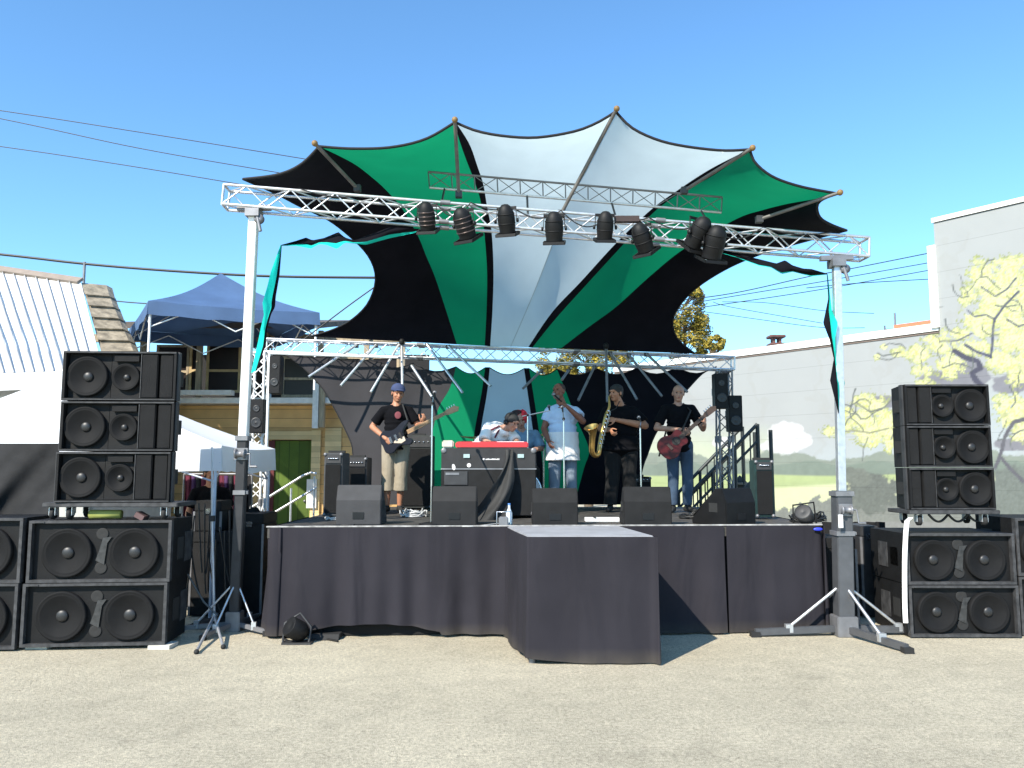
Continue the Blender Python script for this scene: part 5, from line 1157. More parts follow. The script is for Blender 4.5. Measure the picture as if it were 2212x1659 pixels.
cp = MB().ell(hp(0, 0.012, 0.052), (0.099, 0.116, 0.092), q, 20, 12); cap_o = remesh(cp, 'cap', navy, r, 0.007, 2, [(hp(0, 0, 0.045), -(q @ V((0, 0, 1))))])
MB().ell(hp(0, -0.120, 0.068), (0.062, 0.055, 0.008), q).build('brim', navy, cap_o)
bo = [(-.16, -.03), (-.15, -.13), (-.06, -.165), (.03, -.125), (.10, -.12), (.20, -.165), (.255, -.14), (.24, -.09), (.17, -.05), (.17, .03), (.22, .075), (.29, .12), (.29, .155), (.20, .155), (.10, .12), (.02, .12), (-.07, .16), (-.15, .12), (-.17, .04)]
bc = M @ V((-0.01, -0.20, 0.97)); bd = P(937, 906, 10.45) - bc
bass, T = guitar('bass_guitar', 'dark bodied bass guitar with a pale neck held by the musician in the cap', 'bass guitar', bc, bd, (0, -1, 0.15), bo, 0.042, blk_lac, maple, 0.52)
sp = MB().path([T(0.28, 0.13, -.02), M @ V((0.15, -0.15, 1.30)), M @ V((0.10, -0.10, 1.44)), M @ V((0.08, 0.04, 1.46)), M @ V((-0.1, 0.14, 1.2)), T(-0.16, 0, -.02)], 0.012, 6); sp.build('strap', rubber, bass)

# ---- guitarist at the right ----
g0 = P(1470, 1104, 10.8); g0.z = SZ
J = stand_joints(head=(0.0, -0.02, 1.60), shl=(-.18, 0, 1.39), shr=(.18, 0, 1.39), ell=(-0.31, -0.04, 1.13), wrl=(-0.03, -0.27, 1.10), elr=(0.32, -0.04, 1.12), wrr=(0.28, -0.30, 1.17), hl=((0.85, -0.05, -0.5), (0.2, 0.9, -0.1), 0.5, 1),
                 hr=((0.0, -0.2, 0.85), (-0.7, 0.5, 0.2), 0.95, 1), look=(-0.12, -0.98, -0.10), anl=(-0.10, 0.0, .09), anr=(0.10, 0.03, .09), tol=(-.15, -.14, .03), tor=(.17, -.11, .03), knl=(-.09, -.02, .49), knr=(.10, -.02, .49))
r, j, hp, q, M = person('bald musician in a black t-shirt and blue jeans holding a red guitar at the right', g0, 0, J, skin_l, 0.9)
shirt(r, j, M, blk_shirt, 0.92, hem=0.03); trousers(r, j, M, denim, 0.9); shoes(r, j, rubber)
remesh(MB().ell(hp(0, 0.03, 0.008), (0.080, 0.090, 0.045), q, 16, 10), 'hair', ghair, r, 0.008, 2)
bd2 = P(1546, 884, 10.4) - P(1455, 965, 10.45)
go = [(x_*.84, y_*.84) for x_, y_ in [(-.20, 0), (-.185, -.10), (-.12, -.17), (-.03, -.19), (.05, -.16), (.10, -.125), (.15, -.125), (.21, -.14), (.255, -.10), (.26, -.03), (.26, .03), (.255, .10), (.21, .14), (.15, .125), (.10, .125), (.05, .16), (-.03, .19), (-.12, .17), (-.185, .10)]]
gt, T = guitar('guitar', 'round bodied cherry red guitar with a dark neck pointing up to the right', 'guitar', P(1449, 963, 10.45), bd2, (0, -1, 0.1), go, 0.085, wood_red, rose, 0.36, True, 6)
MB().path([T(0.25, 0.05, -.04), M @ V((0.14, -0.12, 1.36)), M @ V((0.08, 0.03, 1.47)), M @ V((-0.1, 0.14, 1.25)), T(-0.2, 0, -.04)], 0.012, 6).build('strap', rubber, gt)

# ---- singer ----
s0_ = P(1216, 1103, 10.9); s0_.z = SZ
J = stand_joints(head=(-0.05, -0.04, 1.635), neck=(-0.01, 0, 1.48), chest=(0, 0, 1.29), ell=(-0.25, 0.02, 1.13), wrl=(-0.20, -0.18, 0.95), elr=(0.27, -0.16, 1.22), wrr=(0.05, -0.27, 1.41), hl=((0.2, -.5, -.6), (.8, 0, 0), .5, 1), hr=((-0.72, 0.1, 0.55), (-0.4, 0.5, -0.5), 1.15, 1), look=(-0.55, -0.8, 0.05))
r, j, hp, q, M = person('heavyset singer in a white shirt, painted blue where shaded, holding a microphone to his mouth', s0_, 0, J, skin_b, 1.12)
shirt(r, j, M, shaded_white, 1.12, 0.55, hem=-0.10, name='shirt', loose=0.026)
# lower part of the same shirt, painted white where the sun reaches
sk = MB()
for k in range(44): sk.ell(j['pelvis'] + V((0, 0, 0.18-0.0105*k)), (0.215+0.0006*k+.004*math.sin(k*.5), 0.176+0.0007*k, 0.05), M.to_quaternion(), 22, 8)
remesh(sk, 'sunlit_shirt_part', wcot, r, 0.011, 4, [(j['pelvis'] + V((0, 0, -0.24)), (0, 0, -1)), (j['pelvis'] + V((0, 0, 0.14)), (0, 0, 1))])
trousers(r, j, M, paled, 1.05); shoes(r, j, rubber)
remesh(MB().ell(hp(0, 0.026, 0.040), (0.081, 0.096, 0.080), q, 16, 10), 'hair', mat('short_hair', (0.05, 0.03, 0.025), 0.8, var=0.3), r, 0.008, 2)
remesh(MB().ell(hp(0, -0.058, -0.080), (0.048, 0.045, 0.034), q), 'beard', mat('grey_beard', (0.20, 0.16, 0.13), 0.9, var=0.3, scale=60), r, 0.007, 2, [(hp(0, 0, -0.060), q @ V((0, 0, 1)))])
mp = hp(0, -0.135, -0.055); wr = j['wrr']; md = (wr + (mp-wr)*0.30 - mp).normalized()
mic = thing('microphone', 'black handheld microphone at the singer\'s mouth', 'microphone', mp)
MB().tube(mp, mp + md*0.16, 0.013, 0.010).build('handle', black, mic); MB().ell(mp, 0.026).build('head', steel, mic)

# ---- saxophone player ----
x0_ = P(1342, 1108, 11.0); x0_.z = SZ
J = stand_joints(head=(-0.06, -0.06, 1.62), neck=(0, 0, 1.47), ell=(-0.27, -0.08, 1.13), wrl=(-0.17, -0.34, 1.10), elr=(0.33, -0.10, 1.17), wrr=(-0.10, -0.30, 1.24), hl=((0.1, -.45, -.35), (.7, .2, .2), .8, 1), hr=((-0.85, -0.15, 0.05), (-.1, .8, -.4), 0.7, 1), look=(-0.72, -0.66, -0.08), hipl=(-.11, 0, .9), hipr=(.11, 0, .9), anl=(-.15, 0.0, .09), anr=(.15, .02, .09), tol=(-.2, -.14, .03), tor=(.2, -.13, .03))
r, j, hp, q, M = person('large musician dressed all in black playing a gold saxophone', x0_, 0, J, skin_m, 1.42)
shirt(r, j, M, blk_shirt, 1.42, 0.80, hem=0.10, name='shirt', loose=0.028); trousers(r, j, M, blk2, 1.38, o=0.026, flare=0.02); shoes(r, j, rubber)
hr_ = hair(r, hp, q, dhair, full=1.03); remesh(MB().ell(hp(0, 0.02, 0.060), (0.090, 0.104, 0.065), q), 'cap', rubber, r, 0.008, 2, [(hp(0, 0, 0.045), -(q @ V((0, 0, 1))))])
sx_ = thing('saxophone', 'gold tenor saxophone hanging in front of the musician in black', 'saxophone', P(1300, 930, 10.6))
mo = hp(0, -0.115, -0.055); pth = [mo, mo + V((-0.03, -0.07, 0.01)), P(1316, 880, 10.66), P(1309, 895, 10.62), P(1304, 915, 10.60), P(1298, 945, 10.58), P(1295, 966, 10.57)]
q_ = resample(pth, 22); MB().path(q_, [lerp(0.009, 0.030, (i/21)**0.9) for i in range(22)], 12).build('tube', brass, sx_)
bow = [P(1295, 966, 10.57), P(1293, 980, 10.55), P(1286, 984, 10.52), P(1279, 976, 10.48), P(1279, 955, 10.46), P(1280, 935, 10.44), P(1277, 922, 10.41)]
q_ = resample(bow, 20); MB().path(q_, [lerp(0.030, 0.045, i/19) + (0.055*((i-14)/5)**2 if i > 14 else 0) for i in range(20)], 16, caps=False).build('bell', brass, sx_)
ky = MB()
for k in range(9):
    p = P(1314, 888, 10.64).lerp(P(1296, 958, 10.57), k/8); ky.lathe(p + V((0.0, -0.034, 0)), (-.3, -1, 0), [(0, .008), (.014, .008), (.016, .0), (0, 0)], 10).tube(p + V((.018, -.03, 0)), p + V((.018, -.03, -.06)), .003, n=5)
ky.build('keys', chrome, sx_)
MB().path([P(1309, 893, 10.6), M @ V((-.08, -.22, 1.40)), M @ V((-.02, -.10, 1.50)), M @ V((.08, .06, 1.50))], 0.006, 5).build('neck_strap', rubber, sx_)

# ---- keyboard player bent over the keys, and the red haired musician behind ----
k0 = P(1066, 1110, 10.35); k0.z = SZ
J = stand_joints(pelvis=(-0.12, 0.10, 0.84), chest=(0.03, -0.06, 1.03), neck=(0.15, -0.16, 1.10), head=(0.235, -0.24, 1.175), shl=(-0.07, -0.10, 1.12), shr=(0.17, 0.04, 1.10), ell=(-0.12, -0.30, 0.93), wrl=(0.0, -0.48, 0.90), elr=(0.30, -0.16, 0.93), wrr=(0.30, -0.42, 0.90),
                 hipl=(-.2, .10, .80), hipr=(-.02, .10, .80), knl=(-.20, .05, .45), knr=(.0, .05, .45), anl=(-.22, .1, .09), anr=(.02, .1, .09), tol=(-.24, -.05, .03), tor=(.04, -.05, .03), hl=((.1, -1, -.1), (0, 0, -1), .35, 1), hr=((-.1, -1, -.1), (0, 0, -1), .35, -1), look=(0.62, -0.62, -0.45))
r, j, hp, q, M = person('keyboard player in a white shirt and black headscarf bent low over the red keyboard', k0, 0, J, skin_l, 0.95)
shirt(r, j, M, wcot, 0.95, 0.9, name='shirt'); trousers(r, j, M, blk2, .95); shoes(r, j, rubber)
remesh(MB().ell(hp(0, 0.02, 0.038), (0.086, 0.102, 0.082), q, 16, 10).ell(hp(0, 0.115, 0.01), 0.028), 'headscarf', rubber, r, 0.008, 2)
h_ = MB(); h_.path([hp(-.088, .02, 0), hp(-.07, .02, .10), hp(0, .02, .13), hp(.07, .02, .10), hp(.088, .02, 0)], .008, 6); h_.lathe(hp(.080, .01, -.01), q @ V((1, 0, 0)), [(0, 0), (.034, 0), (.034, .026), (0, .03)], 14); h_.lathe(hp(-.080, .01, -.01), q @ V((-1, 0, 0)), [(0, 0), (.034, 0), (.034, .026), (0, .03)], 14); h_.build('headphones', blackplastic, r)
su = MB().path([M @ V((-.12, -.135, .98)), M @ V((-.03, -.195, 1.08)), M @ V((.08, -.20, 1.13))], .012, 6).path([M @ V((.02, -.19, .98)), M @ V((.06, -.20, 1.06)), M @ V((.12, -.17, 1.12))], .012, 6); su.build('braces', mat('maroon_strap', (.12, .02, .04), .8), r)
d0 = P(1122, 1100, 11.1); d0.z = SZ
J = stand_joints(pelvis=(0.02, 0.1, 0.66), chest=(0.05, 0.0, 0.95), neck=(0.03, -0.04, 1.12), head=(0.0, -0.09, 1.255), shl=(-.13, 0, 1.06), shr=(.22, 0, 1.06), ell=(-.22, -.12, .86), wrl=(-.10, -.35, .86), elr=(.30, -.10, .86), wrr=(.22, -.34, .86),
                 hipl=(-.08, .05, .62), hipr=(.12, .05, .62), knl=(-.16, -.32, .55), knr=(.2, -.32, .55), anl=(-.16, -.3, .09), anr=(.2, -.3, .09), tol=(-.18, -.45, .03), tor=(.22, -.45, .03), hl=((.1, -1, 0), (0, 0, -1), .8, 1), hr=((-.1, -1, 0), (0, 0, -1), .8, -1), look=(0.25, -0.85, -0.3))
r, j, hp, q, M = person('drummer with bright red curly hair and a denim shirt sitting behind the keyboard', d0, 0, J, skin_l, 0.95)
shirt(r, j, M, mat('worn_denim', (0.16, 0.27, 0.38), .9, var=.3, scale=8, bump=.3, bscale=14), 0.95, 0.95, name='shirt'); trousers(r, j, M, blk2, .95); shoes(r, j, rubber)
cl = MB(); rnd = random.Random(5)
for k in range(60):
    a = rnd.uniform(0, 6.28); e = rnd.uniform(-.7, 1.2); p = hp(.108*math.cos(a)*math.cos(e*.6), .03 + .105*math.sin(a)*math.cos(e*.8)*(1 if math.sin(a) > -.3 else .75), .02 + .08*math.sin(e)); cl.ell(p, rnd.uniform(.024, .036), nu=8, nv=6)
remesh(cl, 'hair', redh, r, 0.009, 1)
remesh(MB().ell(hp(-.02, .03, .105), (.075, .085, .035), q), 'cap', mat('dark_maroon_cap', (.03, .008, .010), .8), r, .009, 2)
stl = thing('stool', 'round black drum stool under the red haired drummer', 'stool', (d0.x+.02, d0.y+.1, SZ)); MB().lathe((d0.x+.02, d0.y+.1, SZ+.47), (0, 0, 1), [(0, 0), (.16, 0), (.17, .03), (.16, .07), (0, .08)]).build('seat', tolex, stl)
for k in range(3): a = k*2.094; MB().tube((d0.x+.02, d0.y+.1, SZ+.3), (d0.x+.02+.25*math.cos(a), d0.y+.1+.25*math.sin(a), SZ+.01), .012).build('leg', chrome, stl)
MB().tube((d0.x+.02, d0.y+.1, SZ+.25), (d0.x+.02, d0.y+.1, SZ+.47), .016).build('post', chrome, stl)

# ---- red keyboard on a big road case ----
YK = 9.6; xa, xb = P(953, 1000, YK).x, P(1158, 1000, YK).x; zt = P(1055, 968, YK).z
rc_ = thing('road_case', 'wide black road case with steel corners used as the keyboard stand', 'road case', ((xa+xb)/2, YK, SZ))
MB().box(xa, xb, YK, YK+0.55, SZ+0.03, zt-0.25).build('case_body', tolex, rc_, bevel=0.01); MB().box(xa, xb, YK, YK+0.55, zt-0.245, zt).build('case_lid', mat('lid_tolex', (0.018, 0.018, 0.020), .7, var=.3, bump=.3, bscale=150), rc_, bevel=0.01)
MB().box(xa-.003, xb+.003, YK-.004, YK+.553, zt-.256, zt-.240).build('seam_band', steel, rc_)
for px in (1008, 1125): p = P(px, 985, YK-.01); l = MB().cbox((p.x, YK-.008, p.z), (.075, .014, .045)).cbox((p.x, YK-.018, p.z-.004), (.03, .012, .02)); l.build('latch', chrome, rc_)
for sx in (xa+.03, xb-.03):
    for zz in (zt-.03, SZ+.06): MB().ell((sx, YK, zz), (.035, .014, .035)).build('corner', steel, rc_)
def sticker(px, py, w_, h_, ang, m, lab):
    p = P(px, py, YK-.006); tag(MB().prism([(w_*.5*math.cos(a*6.283/10), h_*.5*math.sin(a*6.283/10)) for a in range(10)], Matrix.Translation((p.x, YK-.004, p.z)) @ Matrix.Rotation(R(90), 4, 'X') @ Matrix.Rotation(ang, 4, 'Z'), .003).build('sticker', m, rc_))
sticker(980, 1009, .04, .075, .2, wcot, ''); sticker(1013, 1005, .05, .05, .7, wcot, '')
# the line of pale lettering on the case reads only as small marks
lt = MB(); rnd = random.Random(2); x = P(1045, 1000, YK).x; p = P(1045, 992, YK)
lt.lathe((x, YK-.001, p.z), (0, -1, 0), [(0, .002), (.012, .002), (.012, 0)], 12); x += .022
for k in range(11): w_ = rnd.uniform(.007, .014); lt.box(x, x+w_, YK-.0035, YK-.001, p.z-.008, p.z+rnd.choice((.004, .008))); x += w_+.004
lt.build('lettering', wcot, rc_)
dr = MB().box(P(960, 1000, YK).x, P(1010, 1000, YK).x, YK-.012, YK-.001, P(0, 1047, YK).z, P(0, 1018, YK).z).build('hinge_panel', darkgrey, rc_)
MB().box(P(963, 1000, YK).x, P(992, 1000, YK).x, YK-.018, YK-.0125, P(0, 1026, YK).z, P(0, 1021, YK).z).build('label_strip', steel, rc_)
ka, kb = P(984, 960, YK+.05).x, P(1141, 960, YK+.05).x
kbd = thing('keyboard', 'slim bright red stage keyboard lying on the black road case', 'keyboard', ((ka+kb)/2, YK+.2, zt+.003))
redl = mat('red_lacquer', (0.62, 0.012, 0.02), 0.3, coat=.4)
MB().box(ka, kb, YK+.03, YK+.36, zt+.004, zt+.075).build('body', redl, kbd, bevel=.012)
MB().box(ka+.05, kb-.05, YK+.20, YK+.345, zt+.0755, zt+.086).build('white_keys', wcot, kbd)
bk = MB()
for k in range(36):
    if k % 7 in (2, 6): continue
    x = lerp(ka+.07, kb-.07, k/35); bk.box(x-.004, x+.004, YK+.20, YK+.28, zt+.0865, zt+.096)
bk.build('black_keys', rubber, kbd)
MB().box(ka+.03, ka+.2, YK+.05, YK+.16, zt+.0755, zt+.083).box(ka+.3, ka+.5, YK+.05, YK+.16, zt+.0755, zt+.083).build('control_panel', mat('panel_maroon', (.2, .02, .02), .4), kbd)
p = P(968, 958, YK+.1); tag(remesh_thing := MB().cbox((p.x, YK+.12, zt+.05), (.14, .16, .09)).build('effects_box', mat('cream_box', (.50, .45, .38), .5, var=.2), bevel=.015), 'small cream effects box beside the red keyboard', 'box')
# cloth thrown over the case and down
dp = []
for i in range(20):
    t = i/19; row = []
    for k in range(9):
        u = k/8; px = lerp(1092, 1112, u) - (t**2.0)*lerp(100, 22, u) + 3*math.sin(t*9+u*4); py = lerp(971, 1128, t) + 6*math.sin(math.pi*u)*t
        row.append(P(px, py, YK-.03-.05*math.sin(u*9+t*3)*(.3+t)-.28*t))
    dp.append(row)
tag(MB().grid(dp).build('draped_cloth', mat('black_cloth', (.022, .022, .022), .75, var=.2, spec=.4)), 'black cloth draped from the road case in long curved folds', 'cloth')

# ---- monitors, amps, cases ----
def wedge(label, px0, px1, pyt, pyb, Y, rz=0, dp=.40, mm=None):
    """floor monitor seen from behind: tall upright back, sloping face towards the musicians"""
    a = P(px0, pyb, Y); b = P(px1, pyb, Y); w_ = b.x-a.x; h = P(px0, pyt, Y).z - SZ; c = (a.x+b.x)/2
    r = thing('floor_monitor', label, 'floor monitor', (c, Y, SZ), rz, 'floor monitors along the stage front'); M = Matrix(((0, 0, 1, -w_/2), (1, 0, 0, 0), (0, 1, 0, 0), (0, 0, 0, 1)))
    MB().prism([(0, .0), (dp, .0), (dp, .06), (.13, h), (.06, h), (0, h*.62)], M, w_).build('cabinet', mm or tolex, r, world=False, bevel=.008)
    MB().add([(-w_/2+.02, dp+.002, .08), (w_/2-.02, dp+.002, .08), (w_/2-.02, .145, h-.01), (-w_/2+.02, .145, h-.01), (-w_/2+.02, dp+.012, .085), (w_/2-.02, dp+.012, .085), (w_/2-.02, .152, h-.003), (-w_/2+.02, .152, h-.003)], [(0, 1, 2, 3), (4, 7, 6, 5), (0, 4, 5, 1), (1, 5, 6, 2), (2, 6, 7, 3), (3, 7, 4, 0)]).build('grille', grille_m, r, world=False)
    for sx in (-1, 1): MB().box(sx*w_/2-.004, sx*w_/2+.004, .12, .24, h*.35, h*.6).build('handle', rubber, r, world=False)
    MB().box(-.06, .06, -.006, -.001, h*.15, h*.32).build('connector_plate', blackplastic, r, world=False)
    return r
wedge('grey floor monitor in front of the bassist', 725, 822, 1048, 1135, 8.55, 0, .42, mat('grey_cab', (.034, .034, .037), .75, var=.15, bump=.3, bscale=140))
wedge('floor monitor in front of the singer', 1150, 1249, 1055, 1140, 8.45)
wedge('floor monitor between the saxophone and the guitar player', 1349, 1452, 1052, 1138, 8.45)
wedge('floor monitor turned sideways near the right corner of the stage', 1556, 1648, 1055, 1135, 8.5, R(32), .5, black)
def cabinet(label, cat, px0, px1, pyt, Y, dp, mm, name='amplifier', rz=0, cone_=True):
    a = P(px0, 1100, Y).x; b = P(px1, 1100, Y).x; h = P((px0+px1)/2, pyt, Y).z - SZ; w_ = b-a
    r = thing(name, label, cat, ((a+b)/2, Y, SZ), rz)
    MB().box(-w_/2, w_/2, .02, dp, .02, h).build('cabinet', mm, r, world=False, bevel=.008)
    MB().box(-w_/2+.02, w_/2-.02, .004, .019, .06, h*.82).build('grille', grille_m, r, world=False)
    pn = MB().box(-w_/2+.02, w_/2-.02, .006, .019, h*.84, h-.02).build('control_panel', darkgrey, r, world=False)
    k_ = MB()
    for k in range(6): k_.lathe((-w_/2+.06+k*(w_-.12)/5, .006, h*.91), (0, -1, 0), [(0, .014), (.009, .014), (.011, 0)], 8)
    k_.build('knobs', chrome, pn, world=False)
    for sx in (-1, 1):
        for zz in (.04, h-.02): MB().ell((sx*(w_/2-.015), .012, zz), .022).build('corner', steel, r, world=False)
    MB().box(-.1, .1, dp*.4, dp*.55, h+.001, h+.03).build('handle', rubber, r, world=False); return r
gcab = MATS['grey_cab']; gcab2 = mat('grey_cab_light', (.060, .062, .066), .75, var=.15, bump=.3, bscale=140)
cabinet('tall grey bass cabinet at the left rear of the stage', 'amplifier', 697, 737, 978, 9.7, .45, gcab2)
cabinet('shorter grey amplifier beside the tall cabinet at the left rear', 'amplifier', 740, 790, 988, 10.4, .4, gcab)
cabinet('tall dark grey cabinet standing behind the bassist', 'amplifier', 866, 932, 940, 11.5, .42, mat('greenish_cab', (.028, .032, .031), .75, var=.2))
wedge('floor monitor in front of the keyboard road case', 933, 1029, 1051, 1136, 8.5, 0, .42, mat('black_cab', (.012, .012, .013), .7, spec=.3, var=.2))
cabinet('dark green upright case behind the sideways floor monitor', 'case', 1634, 1674, 994, 9.45, .24, mat('dark_green_vinyl', (.008, .028, .026), .5, var=.3), 'equipment_case')
cabinet('low dark amplifier between the sax player and the guitarist', 'amplifier', 1352, 1408, 1030, 11.6, .35, tolex)
# drum kit pieces
def cymbal(px, py, Y, rr, label, tilt=.1):
    c = P(px, py, Y); r = thing('cymbal_stand', label, 'cymbal', (c.x, Y, SZ)); MB().lathe(c, (tilt, -.1, 1), [(0, .016), (.02, .016), (.035, .005), (rr, -.006), (rr, -.008), (.03, .002)], 28).build('cymbal', brass, r)
    MB().tube((c.x, Y, SZ+.2), c, .010).build('post', chrome, r)
    for k in range(3): a = k*2.09+.4; MB().tube((c.x, Y, SZ+.28), (c.x+.22*math.cos(a), Y+.22*math.sin(a), SZ+.01), .009).build('leg', chrome, r)
cymbal(1026, 945, 11.2, .21, 'thin cymbal on a stand left of the keyboard player', .12); cymbal(1174, 938, 11.5, .19, 'cymbal on a stand right of the drummer', -.15)
def drum(c, ax, R_, L_, label, m):
    r = thing('drum', label, 'drum', c); c = V(c); ax = V(ax).normalized(); MB().lathe(c, ax, [(R_, 0), (R_, L_)], 30).build('shell', m, r)
    MB().lathe(c, ax, [(0, -.002), (R_*.98, -.002)], 30).lathe(c, ax, [(0, L_+.002), (R_*.98, L_+.002)], 30).build('head', wcot, r)
    for q in (0, L_): MB().lathe(c, ax, [(R_+.003, q-.012), (R_+.014, q-.012), (R_+.014, q+.012), (R_+.003, q+.012)], 30).build('hoop', chrome, r)
dk = mat('drum_wrap', (.03, .03, .035), .3, coat=.4)
drum((d0.x, d0.y-.75, SZ+.29), (0, 1, 0), .27, .35, 'black bass drum half hidden behind the road case', dk); drum((d0.x-.22, d0.y-.35, SZ+.58), (0, -.1, 1), .17, .14, 'snare drum beside the red haired drummer', chrome)
# microphone stands
def mic_stand(px, pyt, pyb, Y, label, boom=None, br=.009):
    b = P(px, pyb, Y); x = b.x; z = P(px, pyt, Y).z; r = thing('mic_stand', label, 'microphone stand', (x, Y, SZ)); MB().tube((x, Y, SZ+.02), (x, Y, z), br).build('post', chrome if br < .01 else darkgrey, r); MB().lathe((x, Y, SZ+.001), (0, 0, 1), [(0, 0), (.13, 0), (.13, .012), (.03, .03), (0, .03)], 24).build('base', black, r)
    e = V((x, Y, z)) if boom is None else P(*boom)
    if boom is not None: MB().tube(V((x, Y, z)) - (e - V((x, Y, z)))*.25, e, .007).build('boom', chrome, r); MB().ell((x, Y, z), .018).build('clutch', black, r)
    d = V((0, .9, .4)).normalized(); MB().tube(e, e + d*.15, .010, .013).build('microphone', black, r); MB().ell(e + d*.16, .022).build('mic_head', steel, r); return r
mic_stand(931, 872, 1130, 8.6, 'straight microphone stand between the bassist and the road case', (936, 858, 8.8))
mic_stand(1219, 905, 1128, 9.3, 'microphone stand right in front of the singer', (1216, 890, 9.5))
mic_stand(1386, 922, 1128, 9.3, 'microphone stand between the sax player and the guitarist', (1384, 912, 9.5))
mic_stand(1140, 897, 1120, 10.1, 'boom microphone stand reaching from the keyboards to the singer', (1187, 887, 10.2))
# hanging box speakers on the rear uprights
def hung(label, px0, px1, py0, py1, Y):
    a = P(px0, py1, Y); b = P(px1, py0, Y); r = thing('small_loudspeaker', label, 'loudspeaker', ((a.x+b.x)/2, Y, a.z)); w_ = b.x-a.x; h = b.z-a.z; cx_ = (a.x+b.x)/2
    MB().box(a.x, b.x, Y, Y+.2, a.z, b.z).build('cabinet', black, r, bevel=.008)
    for f, rr in ((.3, .38), (.72, .24)): d = MB().lathe((cx_, Y-.001, a.z+h*f), (0, -1, 0), [(w_*rr, 0), (w_*rr, .008), (w_*rr*.8, .006), (w_*rr*.3, .002), (0, .01)], 18).build('driver', MATS['dust_cap'], r)
    MB().box(a.x+.02, b.x-.02, Y+.2, Y+.3, a.z+h*.4, a.z+h*.6).build('bracket', steel, r)
hung('black box speaker hung at the top of the left pipe frame', 580, 606, 768, 850, 11.7); hung('black box speaker hung at the top of the right upright', 1546, 1572, 806, 882, 11.9)
hung('black box speaker mounted right of the right upright truss', 1576, 1603, 854, 932, 12.0); hung('black box hanging low on the left upright behind the mast', 537, 570, 862, 935, 12.0)
# staircase with railing at the right rear
def stairs():
    Y = 13.6; r = thing('staircase', 'metal staircase with a lattice railing beside the stage right rear', 'staircase', (P(1600, 1000, Y).x, Y, 0)); a = P(1490, 1067, Y); b = P(1636, 916, Y)
    dkm = mat('dark_steel', (.03, .035, .035), .5, .3)
    for yy in (Y, Y+.9):
        o = V((0, yy-Y, 0)); n_ = 'rail'
        MB().tube(a+o, b+o, .03).build(n_, dkm, r); MB().tube(a+o-V((0, 0, .28)), b+o-V((0, 0, .28)), .022).build(n_, dkm, r); MB().bar(a+o-V((0, 0, .95)), b+o-V((0, 0, .95)), .04, .2).build('stringer', dkm, r)
        for k in range(10):
            p = a.lerp(b, k/9)+o; MB().tube(p, p-V((0, 0, 1.0)), .028 if k % 3 == 0 else .012, n=6).build('baluster', dkm, r)
        MB().tube(b+o, V((b.x, yy, 0)), .035).build('post', dkm, r); MB().tube(b+o+V((.22, 0, -.1)), V((b.x+.22, yy, 0)), .035).build('post', dkm, r)
    for k in range(7): p = a.lerp(b, (k+.5)/7)-V((0, 0, .95)); MB().box(p.x-.12, p.x+.12, Y+.03, Y+.87, p.z, p.z+.03).build('tread', dkm, r)
stairs()
# small things on the stage floor
def bundle(px, py, Y, label, m, n=7, rr=.13, name='cable_coil', cat='cable', z0=SZ):
    c = P(px, py, Y); rnd = random.Random(int(px)); mb = MB()
    for k in range(n):
        a0 = rnd.uniform(0, 6); rx = rr*rnd.uniform(.6, 1); ry = rr*rnd.uniform(.5, .9); mb.path([(c.x+rx*math.cos(a0+t*.42)+rnd.uniform(-.01, .01), Y+ry*math.sin(a0+t*.42), z0+.012+.012*k*rnd.random()) for t in range(15)], .009, 5)
    tag(mb.build(name, m), label, cat)
wcb = mat('pale_cable', (.45, .45, .44), .5)
bundle(893, 1118, 9.9, 'heap of pale and dark cable at the bassist\'s feet', wcb, 9, .17); bundle(720, 1118, 9.3, 'small heap of cable on the left corner of the deck', wcb, 4, .12)
bundle(1745, 1125, 9.0, 'black cable coiled at the right end of the deck', cable_m, 10, .20); bundle(1500, 1118, 9.6, 'dark cable near the guitarist\'s shoes', cable_m, 6, .2)
sl = MB().box(P(1265, 1120, 9.0).x, P(1340, 1120, 9.0).x, 9.0, 9.16, SZ+.002, SZ+.045); so_ = thing('set_list_board', 'white board lying on the deck at the saxophone player\'s feet', 'board', (P(1300, 1120, 9).x, 9.08, SZ)); sl.build('board', whitepaint, so_, bevel=.004); MB().box(P(1283, 1120, 9).x, P(1288, 1120, 9).x, 8.99, 9.17, SZ+.046, SZ+.05).build('tape', rubber, so_)
def bottle(px, Y, label, m, hh=.21):
    x = P(px, 1120, Y).x; r = thing('bottle', label, 'bottle', (x, Y, SZ)); MB().lathe((x, Y, SZ+.002), (0, 0, 1), [(0, 0), (.032, 0), (.034, .02), (.034, hh*.6), (.014, hh*.85), (.014, hh)], 16).build('body', m, r); MB().lathe((x, Y, SZ+hh), (0, 0, 1), [(.015, 0), (.015, .02), (0, .02)], 12).build('cap', mat('blue_cap', (.05, .15, .4), .4), r)
bottle(1100, 8.5, 'clear water bottle standing near the front edge behind the riser', mat('clear_plastic', (.55, .62, .68), .15, spec=.8))
fl = thing('floor_light', 'small lamp head with a chrome bracket at the deck edge by the road case', 'lamp', (P(1090, 1125, 8.35).x, 8.33, SZ)); x = P(1088, 1125, 8.35).x
MB().box(x-.05, x+.05, 8.30, 8.40, SZ+.002, SZ+.10).build('housing', steel, fl, bevel=.01); MB().path([(x-.07, 8.34, SZ+.02), (x-.07, 8.34, SZ+.15), (x+.07, 8.34, SZ+.15), (x+.07, 8.34, SZ+.02)], .007, 6).build('bracket', chrome, fl)
tag(MB().path(resample([G(955, 1136, SZ+.01), G(1020, 1137, SZ+.01), G(1060, 1133, SZ+.01), G(1085, 1130, SZ+.01)], 20), .007, 5).build('thin_cable', wcb), 'thin white cable curving along the deck edge', 'cable')
pw = MB()
for k in range(5): pw.path([(P(600+k*32, 1140, 8.0).x + .1*math.sin(t+k), 8.28+.03*k+.03*math.sin(t*.8+k*2), SZ+.010) for t in range(12)], .008, 5)
